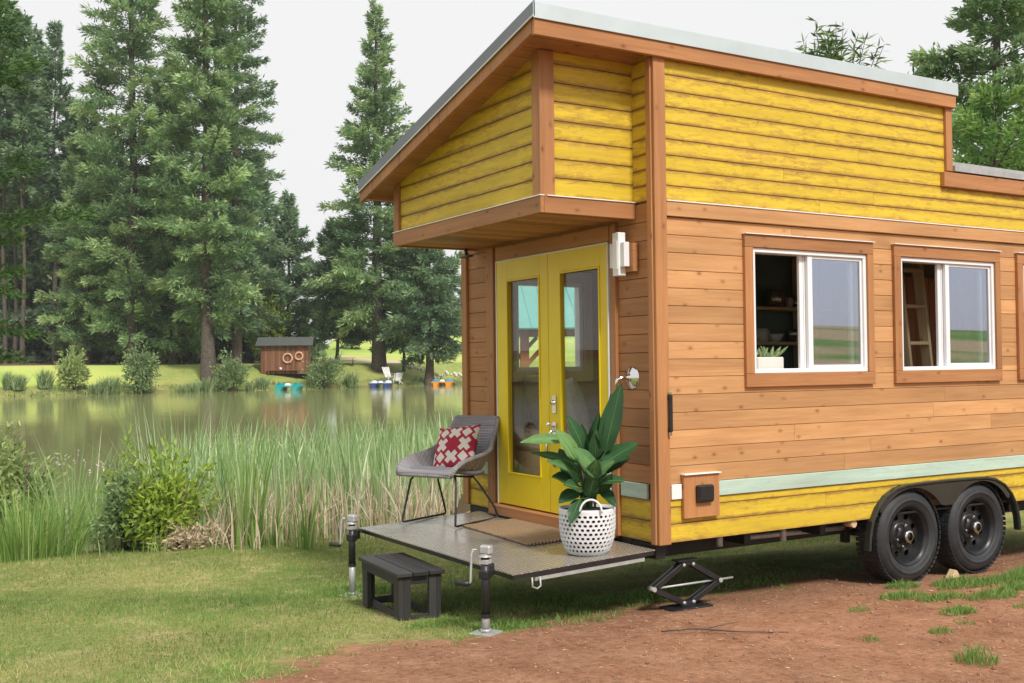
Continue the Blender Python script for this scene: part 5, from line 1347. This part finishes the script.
# pedal boats at the bank, bows to the bank
def pedal_boat(px, d, hull, deck_, seats, label, wid=2.3):
    x, y = at(px, d); b = thing('pedal_boat', label, 'pedal boat', (x, y, WZ-.06), math.atan2(HR[1], HR[0]))
    for s_ in (-1, 1):
        mb = MB(); cs = []
        for k in range(13):
            u = k/12; hw_ = .40*min(1, (math.sin(PI*min(.999, u*.9+.08)))**.5+.1); z0 = .0+.22*max(0, abs(u-.5)-.32)*2
            yy = -1.5+3.0*u
            cs.append(mb.pts([(s_*wid*.28+q*hw_, yy, z) for q, z in ((-.75, z0-.06), (.75, z0-.06), (1, z0+.18), (1, .38), (-1, .38), (-1, z0+.18))]))
        for a, c_ in zip(cs[:-1], cs[1:]):
            for j in range(6): mb.face([a[j], a[(j+1) % 6], c_[(j+1) % 6], c_[j]], sm=False)
        mb.face(cs[0][::-1]); mb.face(cs[-1]); mb.build('float', hull, b)
    mb = MB(); mb.box((0, .1, .42), (wid, 2.5, .09), bev=.03); mb.box((0, -.7, .47), (.5, .9, .10), bev=.03); mb.build('deck', deck_, b)
    for s_ in (-1, 1):
        mb = MB(); mb.grid(lambda u, v: (s_*wid*.3+.36*math.sin((u-.5)*PI*.98)*1.0, -.15+.30*(1-math.cos((u-.5)*PI*.9))-.12*v, .44+.30*v*(math.cos((u-.5)*PI*.92)**.5)), 12, 6)
        o = mb.build('seat', seats, b); m_ = o.modifiers.new('thickness', 'SOLIDIFY'); m_.thickness = .06
        mb = MB(); mb.box((s_*wid*.3, -.35, .52), (.66, .5, .10), bev=.04); mb.build('seat_base', seats, b)
    mb = MB(); mb.lathe([(.30, .0), (.29, .12), (.24, .20), (.12, .25), (0, .26)], 16, (0, -.75, .46)); mb.build('cowl', MAT['boat_white'], b)
    mb = MB(); mb.tube([(-.1, -.45, .5), (-.1, -.45, .85), (.1, -.45, .85)], .02, 6); mb.build('steering_lever', MAT['dark_metal'], b)
pedal_boat(289, 98.6, MAT['boat_teal'], MAT['boat_teal'], MAT['boat_teal'], 'teal pedal boat moored below the brown shed', 2.5)
pedal_boat(381, 107.5, MAT['boat_blue'], MAT['boat_blue'], MAT['boat_white'], 'navy pedal boat with white seats moored below the lone tall fir', 2.3)
pedal_boat(442, 113.5, MAT['boat_orange'], MAT['boat_orange'], MAT['boat_cyan'], 'orange pedal boat with light blue seats moored near the house corner', 2.3)

# chairs, table, stones on the far lawn
def adirondack(px, d, rz, mat_, label, s_=1.0):
    a = thing('garden_chair', label, 'chair', far(px, d), math.atan2(HR[1], HR[0])+rz); a.scale = (s_,)*3
    mb = MB()
    for k in range(5): mb.beam((-.24+k*.12, .10, .28), (-.30+k*.15, .52, 1.15), .10, .02, up=(0, -1, .4), grain=0)
    mb.build('backrest', mat_, a)
    mb = MB()
    for k in range(5): mb.box((0, -.42+k*.12, .40-.035*k), (.56, .10, .02))
    mb.build('seat', mat_, a)
    for q in (-1, 1):
        mb = MB(); mb.box((q*.36, -.05, .58), (.12, .75, .025)); mb.build('armrest', mat_, a)
        mb = MB(); mb.box((q*.32, -.40, .285), (.035, .10, .57)); mb.build('leg', mat_, a); mb = MB(); mb.beam((q*.30, -.42, .33), (q*.30, .62, .03), .03, .12); mb.build('leg', mat_, a)
adirondack(388.5, 113, math.radians(40), MAT['white_paint'], 'large white slatted garden chair at the foot of the lone tall fir', 1.25)
adirondack(397.5, 113, math.radians(-15), MAT['white_paint'], 'white slatted garden chair right of the larger white one', 1.0)
adirondack(187, 111, 0, MAT['dark_metal'], 'dark garden chair left of the bare fir trunk, left of a pair', 1.1); adirondack(193.5, 111.5, .2, MAT['dark_metal'], 'dark garden chair left of the bare fir trunk, right of a pair', 1.0)
def picnic(px, d, rz, label):
    a = thing('picnic_table', label, 'picnic table', far(px, d), math.atan2(HR[1], HR[0])+rz)
    mb = MB()
    for k in range(5): mb.box((0, -.32+k*.16, .76), (2.0, .15, .04))
    mb.build('tabletop', MAT['stool_wood'], a)
    for q in (-1, 1):
        mb = MB(); mb.box((0, q*.72, .45), (2.0, .28, .04)); mb.build('bench', MAT['stool_wood'], a)
        mb = MB(); mb.beam((q*.7, -.7, 0), (q*.7, .0, .74), .05, .1); mb.beam((q*.7, .7, 0), (q*.7, .0, .74), .05, .1, m=0); mb.box((q*.75, 0, .42), (.045, 1.6, .09)); mb.build('leg', MAT['stool_wood'], a)
picnic(346, 117, .1, 'dark picnic table on the track right of the broad shrub'); picnic(447, 117, .0, 'dark picnic table on the lawn behind the orange pedal boat')
st0 = None
for i in range(26):
    px = 404+i*2.75+random.uniform(-.9, .9); d = 124+random.uniform(-.6, .6)+(4 if i > 14 else 0)*.3
    if st0 is None:
        mb = MB(); mb.grid(lambda u, v: (.20*math.cos(2*PI*u)*math.sin(PI*v)*(1+.15*math.sin(9*u+4*v)), .18*math.sin(2*PI*u)*math.sin(PI*v)*(1+.12*math.cos(7*u+v)), .16-.20*math.cos(PI*v)), 12, 8)
        st0 = mb.build('boulder', MAT['stone']); tag(st0, 'pale boulder in the row along the far lawn', 'boulder', 'boulders edging the far lawn'); o = st0
    else: o = st0.copy(); COL.objects.link(o)
    o.location = far(px, d, .02); o.rotation_euler = (0, 0, random.uniform(0, 6)); s_ = random.uniform(.7, 1.25); o.scale = (s_, s_, s_*random.uniform(.8, 1.2))

# ------------------------------------------------------------------ near firs
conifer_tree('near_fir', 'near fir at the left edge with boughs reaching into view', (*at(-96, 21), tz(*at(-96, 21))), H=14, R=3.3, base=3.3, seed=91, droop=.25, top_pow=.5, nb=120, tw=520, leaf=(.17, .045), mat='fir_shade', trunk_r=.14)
x, y = at(1003, 44); conifer_tree('old_fir', 'dense old fir behind the right end of the house', (x, y, tz(x, y)), H=25, R=4.7, base=3, seed=95, droop=.30, top_pow=.5, nb=170, tw=700, leaf=(.30, .11), mat='fir', trunk_r=.3)
x, y = at(1000, 24); conifer_tree('young_fir', 'bright green young fir just behind the lower roof', (x, y, tz(x, y)), H=7.9, R=2.9, base=.8, seed=97, droop=.16, top_pow=.5, nb=110, tw=420, leaf=(.20, .055), mat='fir_near', trunk_r=.12)
x, y = at(1060, 27); conifer_tree('young_fir', 'bright green young fir at the right edge behind the lower roof', (x, y, tz(x, y)), H=8.2, R=2.6, base=.8, seed=98, droop=.18, top_pow=.5, nb=100, tw=380, leaf=(.20, .055), mat='fir_near', trunk_r=.12)
# willow whose top shows over the ridge
x, y = at(838, 17); wz = tz(x, y); wl = thing('willow_tree', 'slender willow whose leafy top shows above the roof ridge', 'tree', (x, y, wz))
hz = 6.75
mb = MB(); mb.tube([(0, 0, -.3), (.08, .05, 2), (-.05, .1, 4.2), (0, 0, 6.0)], [.12, .10, .07, .045], 8); tips = []
gl = np.random.default_rng(17)
PL, DL, LL = [], [], []
BR = [(-.72, .0, .10, 0), (-.42, .2, .42, 1), (-.30, -.1, .62, 0), (-.05, .1, .45, 2), (.06, .0, .62, 0), (.20, .1, .55, 0), (.34, -.1, .30, 1), (.55, .1, .36, 1), (.72, .0, .20, 1), (.85, .1, .28, 0), (.10, .3, .28, 2), (-.15, -.25, .30, 2), (.02, -.1, .25, 2), (-.45, -.1, .12, 1), (.40, .2, .10, 1), (-.25, .1, .20, 2)]
for (r_, t_, z, dens) in BR:
    tip = Vector((HR[0]*r_+HF[0]*t_, HR[1]*r_+HF[1]*t_, hz+z)); a = Vector((0, 0, 5.3)); m1 = a.lerp(tip, .5)+Vector((0, 0, -.15)); pth = [a, m1, tip]
    mb.tube([a, a.lerp(m1, .5), m1, m1.lerp(tip, .5)+Vector((0, 0, .03)), tip], [.028, .02, .013, .009, .004], 6)
    n_ = (14, 34, 70)[dens]; u = gl.uniform(.45, 1.02, n_)
    p = np.array(m1)[None]*(1-u)[:, None]+np.array(tip)[None]*u[:, None]; dd = np.array((tip-m1).normalized())
    d = dd*.35+gl.normal(size=(n_, 3))*np.array([1.0, 1.0, .55])+np.array([0, 0, -.05]); d /= np.linalg.norm(d, axis=1, keepdims=True); PL.append(p); DL.append(d); LL.append(gl.uniform(.14, .26, n_))
# lower crown, hidden by the house from the lawn
u = []
for k in range(34):
    z0 = gl.uniform(2.6, 5.8); aa = gl.uniform(0, 2*PI); Lb = gl.uniform(.7, 1.5); z1 = min(z0+gl.uniform(.2, 1.1), hz-.4)
    a_, b_ = Vector((0, 0, z0)), Vector((Lb*math.cos(aa), Lb*math.sin(aa), z1)); c_ = a_.lerp(b_, .5)+Vector((0, 0, .12)); mb.tube([a_, c_, b_], [.022, .012, .004], 5)
    tq = gl.uniform(.25, 1.05, 95); u.append(np.array(a_)*(1-tq)[:, None]+np.array(b_)*tq[:, None]+gl.normal(size=(95, 3))*.09)
u = np.concatenate(u); u = u[u[:, 2] < hz-.32]; d = gl.normal(size=u.shape)+np.array([0, 0, -.3]); d /= np.linalg.norm(d, axis=1, keepdims=True); PL.append(u); DL.append(d); LL.append(gl.uniform(.14, .26, len(u)))
P = np.concatenate(PL); D = np.concatenate(DL); L = np.concatenate(LL); V, F = kites(P, D, gl.normal(size=P.shape), L, L*.17)
mb.build('trunk', MAT['bark'], wl); arr_mesh('crown', V, F, MAT['willow'], wl, rnd=gl.random(len(F)))

# ------------------------------------------------------------------ reeds and near bank plants
def reed_field(name, n, mat_, hr, wr, lr, dmin, dmax, seed, label, seg=4):
    g = np.random.default_rng(seed); x = g.uniform(-17, 7.5, n*7); y = g.uniform(5.3, 16, n*7)
    sdv = pond_sd(x, y); px, dep = colpx(x, y)
    dens = np.clip(.5+.5*vnoise(x, y, 1.5, 5)+.25, 0, 1)
    left = np.maximum(sst(40, 190, px), .7*sst(60, 240, -px))
    ok = (sdv < (dmin*(.3+.7*sst(150, 240, px)) if mat_ == 'dead_reed' else dmin)) & (sdv > -dmax*(.30+.70*left)) & (px > -520) & (px < 640) & (g.random(n*7) < (.14+.86*left)*(.25+.75*dens)) & (x < 2.2+(y-7)*.62)
    k_ = int(n*1.3); x, y, left = x[ok][:k_], y[ok][:k_], left[ok][:k_]; m_ = len(x)
    z = np.maximum(terrain(x, y), WZ-.25); hh = g.uniform(*hr, m_)*(.62+.38*left)*(.88+.16*vnoise(x, y, 1.1, 8)); ww = g.uniform(*wr, m_)
    V, F, sg = blades(x, y, z, hh, ww, np.abs(g.normal(size=m_))*lr+.04, seed+1, seg=seg)
    o = arr_mesh(name, V, F, MAT[mat_], rnd=np.tile(np.clip(.5+g.normal(size=m_)*.22, 0, 1), sg)); tag(o, label, 'reeds', kind='stuff'); return o
reed_field('cattail_reeds', 3500, 'reed', (.55, 1.55), (.022, .042), .13, .9, 5.2, 101, 'green cattail reeds along the near edge of the pond')
reed_field('dead_reed_stalks', 7000, 'dead_reed', (.30, .95), (.008, .018), .42, 1.75, 3.0, 102, 'pale dead stalks between the green reeds', seg=3)
reed_field('bank_grass', 3200, 'weed', (.14, .42), (.007, .013), .40, 1.7, .2, 103, 'long grass at the foot of the reeds', seg=3)
# cattail and grass clumps that stand out
def clump(name, label, px, d, n, hr, wr, rad_, lean, mat_, seed, cat, heads=0, seg=5):
    x0, y0 = at(px, d); z0 = tz(x0, y0); g = np.random.default_rng(seed); a = g.uniform(0, 2*PI, n); r_ = rad_*np.sqrt(g.random(n))
    V, F, sg = blades(r_*np.cos(a), r_*np.sin(a), np.full(n, -.05), g.uniform(*hr, n), g.uniform(*wr, n), np.abs(g.normal(size=n))*lean+.03, seed, seg=seg)
    t_ = thing(name, label, cat, (x0, y0, max(z0, WZ-.2))); arr_mesh('blades', V, F, MAT[mat_], t_, rnd=np.tile(np.clip(.5+g.normal(size=n)*.25, 0, 1), sg))
    if heads:
        mb = MB()
        for k in range(heads):
            aa = g.uniform(0, 2*PI); rr_ = rad_*g.random(); h = hr[1]*g.uniform(.8, 1.0); p = Vector((rr_*math.cos(aa), rr_*math.sin(aa), 0)); q = p+Vector((g.normal()*.1, g.normal()*.1, h))
            mb.tube([p, p.lerp(q, .6), q], .003, 5, m=1)
            for j in range(7): b = q-Vector((0, 0, .013*j)); paddle(mb, b, b+Vector((g.normal()*.02, g.normal()*.02, g.uniform(-.01, .03))), (g.normal(), g.normal(), .5), .018, rnd=g.random(), n_=3)
        mb.build('flower', [MAT['flower'], MAT['weed']], t_)
    return t_
clump('cattail_clump', 'dark green cattail clump standing in front of the reeds at the lawn edge', 243, 11.6, 46, (.9, 1.55), (.014, .022), .22, .16, 'weed', 111, 'reeds')
clump('cattail_clump', 'tall pale green cattail clump rising above the reeds left of the middle of the bank', 183, 13.6, 150, (1.3, 1.95), (.014, .024), .55, .24, 'reed', 112, 'reeds')
clump('cattail_clump', 'blue green cattail clump at the left of the bank beside the pink flowers', 74, 13.0, 60, (1.0, 1.6), (.016, .024), .35, .25, 'reed', 113, 'reeds')
clump('cattail_clump', 'short green cattail clump by the lawn edge, left of the deck jack', 306, 11.5, 34, (.45, .8), (.016, .024), .14, .16, 'weed', 114, 'reeds')
clump('cattail_clump', 'short green cattail clump between the tall dark clump and the deck jack', 268, 11.6, 26, (.4, .75), (.016, .024), .12, .18, 'weed', 116, 'reeds')
clump('tall_grass_clump', 'dense bright green tall grass clump at the left edge of the lawn', 26, 11.2, 950, (.35, .95), (.006, .012), .55, .42, 'weed', 115, 'grass')
clump('flower_clump', 'pink flowering plant left of the lime green shrub', 95, 12.6, 40, (.6, 1.15), (.012, .02), .25, .25, 'weed', 117, 'flowers', 5)
clump('flower_clump', 'pink flowering plant at the far left of the bank', 58, 13.4, 36, (.7, 1.3), (.012, .02), .25, .22, 'reed', 118, 'flowers', 4)
def nb(name, lab, px, d, r, n, leaf, mat_, seed): x, y = at(px, d); return bush(name, lab, (x, y, tz(x, y)-.05), r, n, leaf, mat_, seed, cat='shrub', stems=9)
nb('lime_shrub', 'lime green leafy shrub on the near bank in front of the reeds', 166, 11.7, (.54, .42, .74), 3600, (.085, .035), 'bright', 121)
nb('weedy_shrub', 'mid green weedy shrub left of the lime green shrub', 128, 11.6, (.44, .38, .70), 2600, (.085, .032), 'bush', 122)
nb('pale_shrub', 'pale yellow green shrub at the left edge over the water', 10, 13.6, (.62, .55, 1.28), 3600, (.12, .038), 'pale_bush', 123)
nb('lime_sprig', 'small lime sprig poking up above the weedy shrub', 124, 12.3, (.24, .2, .88), 420, (.09, .04), 'bright', 124)
nb('brown_weed_clump', 'withered brown weed clump right of the lime green shrub', 193, 11.5, (.46, .3, .24), 900, (.07, .022), 'dead_reed', 125)

# ------------------------------------------------------------------ lawn, weeds, litter
g = np.random.default_rng(201); n_ = 450000
x = g.uniform(-11.5, 6, n_); y = g.uniform(-2.2, 7.0, n_); px, dep = colpx(x, y)
dv = dirt_f(x, y)+.30*vnoise(x, y, 6.0, 2)+.18*vnoise(x, y, 17, 4)
keep = (px > -420) & (px < 1060) & (dep > 4.5) & (dv < .56-.16*g.random(n_)) & (pond_sd(x, y) > .35) & (g.random(n_) < np.clip(1.12-dep*.025, .4, 1))
und = (x > .2) & (x < 6) & (y > .5) & (y < 2.6); keep &= ~(und & (g.random(n_) < .75))
x, y, dep = x[keep], y[keep], dep[keep]; n_ = len(x); z = terrain(x, y)
thin = .5+.5*vnoise(x, y, 1.2, 1); hh = g.uniform(.02, .06, n_)*(.8+.35*vnoise(x, y, 1.9, 9)); ww = g.uniform(.004, .008, n_)
V, F, sg = blades(x, y, z-.004, hh, ww, g.uniform(.2, 1.0, n_), 202, seg=1)
tag(arr_mesh('lawn_grass', V, F, MAT['lawnblade'], rnd=np.clip(.45+.25*vnoise(x, y, 1.0, 6)+.30*np.clip(vnoise(x, y, 2.7, 11), 0, 1)+g.normal(size=n_)*.22, 0, 1)), 'short mown lawn grass', 'grass', kind='stuff')
# longer weeds by the wheels, stool and jack
def patch(spots_, seed):
    xs, ys, hs = [], [], []; g = np.random.default_rng(seed)
    for (cx, cy, rx, ry, k, h) in spots_:
        a = g.uniform(0, 2*PI, k); r_ = np.sqrt(g.random(k)); xs.append(cx+rx*r_*np.cos(a)); ys.append(cy+ry*r_*np.sin(a)); hs.append(h*g.uniform(.4, 1.15, k)*(1-.5*r_))
    return np.concatenate(xs), np.concatenate(ys), np.concatenate(hs)
x, y, hh = patch([(2.62, -.28, .30, .12, 700, .09), (3.15, -.42, .45, .16, 1500, .11), (3.75, -.35, .55, .24, 1900, .13), (3.3, -.62, .30, .08, 500, .09), (2.55, -.75, .16, .06, 260, .07), (2.95, -.95, .22, .07, 420, .08), (2.35, -1.05, .10, .05, 120, .06),
                  (4.6, -.2, .5, .3, 1200, .13), (1.6, -1.85, .16, .07, 200, .09), (1.2, -2.2, .12, .1, 160, .10), (-1.05, .25, .22, .14, 700, .08), (-1.25, .62, .3, .12, 600, .07), (-1.1, 2.3, .3, .2, 700, .12), (-.6, .25, .5, .2, 800, .06), (.35, .75, .5, .25, 900, .07), (1.3, .9, .8, .3, 700, .07),
                  (2.15, -.15, .16, .10, 420, .08), (1.75, -.48, .22, .10, 520, .08), (1.88, -.68, .24, .09, 520, .08), (2.2, -.84, .28, .10, 600, .08), (1.1, -.66, .10, .06, 120, .05), (1.53, -1.08, .16, .07, 380, .08), (.95, -1.39, .10, .05, 140, .06), (.5, -1.95, .12, .10, 200, .14), (.44, -1.33, .07, .05, 60, .05), (2.5, -.42, .3, .1, 520, .08), (2.75, -.72, .30, .09, 520, .08), (3.05, -1.05, .16, .06, 260, .07), (2.2, -.95, .12, .05, 140, .05), (3.5, -.8, .3, .1, 520, .09), (2.55, -1.35, .14, .06, 160, .06), (2.0, -1.2, .07, .05, 60, .06), (1.3, -1.3, .08, .05, 60, .05), (3.9, -.95, .25, .08, 420, .08)], 211)
g = np.random.default_rng(212); V, F, sg = blades(x, y, terrain(x, y)-.004, hh, g.uniform(.003, .006, len(x)), g.uniform(.15, .8, len(x)), 213, seg=2)
tag(arr_mesh('weed_patches', V, F, MAT['weed'], rnd=np.tile(np.clip(.35+g.normal(size=len(x))*.2, 0, 1), sg)), 'green weed patches growing in the red dirt by the wheels', 'grass', kind='stuff')
tw = thing('dead_twig', 'thin dead twig lying on the red dirt below the scissor jack', 'twig', (-.15, -.75, tz(-.15, -.75)+.008), math.radians(-40))
mb = MB(); mb.tube([(-.35, 0, .0), (-.15, .04, .012), (.1, .0, .01), (.38, .06, .0)], [.004, .005, .004, .002], 6); mb.tube([(-.1, .03, .012), (.05, .16, .02), (.12, .3, .0)], [.003, .003, .0015], 5); mb.build('stick', MAT['bark'], tw)
# straw and crumbs on the dirt
n_ = 26000; x = g.uniform(-4.5, 6.5, n_); y = g.uniform(-4, 1.6, n_); px, dep = colpx(x, y); k = (dirt_f(x, y) > .42) & (dep > 3.2) & (px > -20) & (px < 1050) & (g.random(n_) < .45+.5*vnoise(x, y, 1.4, 3)); x, y = x[k], y[k]; n_ = len(x)
a = g.uniform(0, 2*PI, n_); D = np.stack([np.cos(a), np.sin(a), g.uniform(-.05, .15, n_)], 1); V, F = kites(np.stack([x, y, terrain(x, y)+.004], 1), D, np.tile([0, 0, 1.0], (n_, 1))+g.normal(size=(n_, 3))*.3, g.uniform(.015, .06, n_), g.uniform(.0025, .006, n_))
tag(arr_mesh('straw_litter', V, F, MAT['straw'], rnd=g.random(n_)), 'dry straw scattered over the red dirt', 'straw', kind='stuff')
n_ = 9000; x = g.uniform(-4.5, 6.5, n_); y = g.uniform(-4, 1.6, n_); k = dirt_f(x, y) > .5; x, y = x[k], y[k]; n_ = len(x); s_ = g.gamma(1.8, .0019, n_)+.0015; z = terrain(x, y)
oc = np.array([[1, 0, 0], [0, 1, 0], [-1, 0, 0], [0, -1, 0], [0, 0, .8], [0, 0, -.8]]); J = oc[None]*(1+g.normal(size=(n_, 6, 1))*.25)*s_[:, None, None]+np.stack([x, y, z+s_*.3], 1)[:, None]
fo = np.array([[0, 1, 4], [1, 2, 4], [2, 3, 4], [3, 0, 4], [1, 0, 5], [2, 1, 5], [3, 2, 5], [0, 3, 5]]); F = (np.arange(n_)[:, None, None]*6+fo[None]).reshape(-1, 3)
MAT['clod'] = leafmat('dirt_clods', (.20, .09, .05, 1), (.32, .16, .10, 1), (.46, .28, .19, 1), 0.0, .95)
tag(arr_mesh('dirt_clods', J.reshape(-1, 3), F, MAT['clod'], rnd=np.repeat(g.random(n_), 8)), 'small clods and pebbles on the red dirt', 'pebbles', kind='stuff')

# ------------------------------------------------------------------ thin pale volume added to lift the blacks of the far trees
n = NT('added_haze'); pvn = n.node('ShaderNodeVolumePrincipled'); pvn.inputs['Color'].default_value = (.93, .95, .97, 1); pvn.inputs['Density'].default_value = .00028
pvn.inputs['Anisotropy'].default_value = 0.0; n.link(pvn.outputs[0], n.out.inputs['Volume'])
mb = MB(); mb.box((20, 60, 27), (560, 560, 62), bev=0.01); hz_ = mb.build('added_haze', n.mat); tag(hz_, kind='stuff')
scn.cycles.volume_bounces = 0; scn.cycles.volume_step_rate = 4
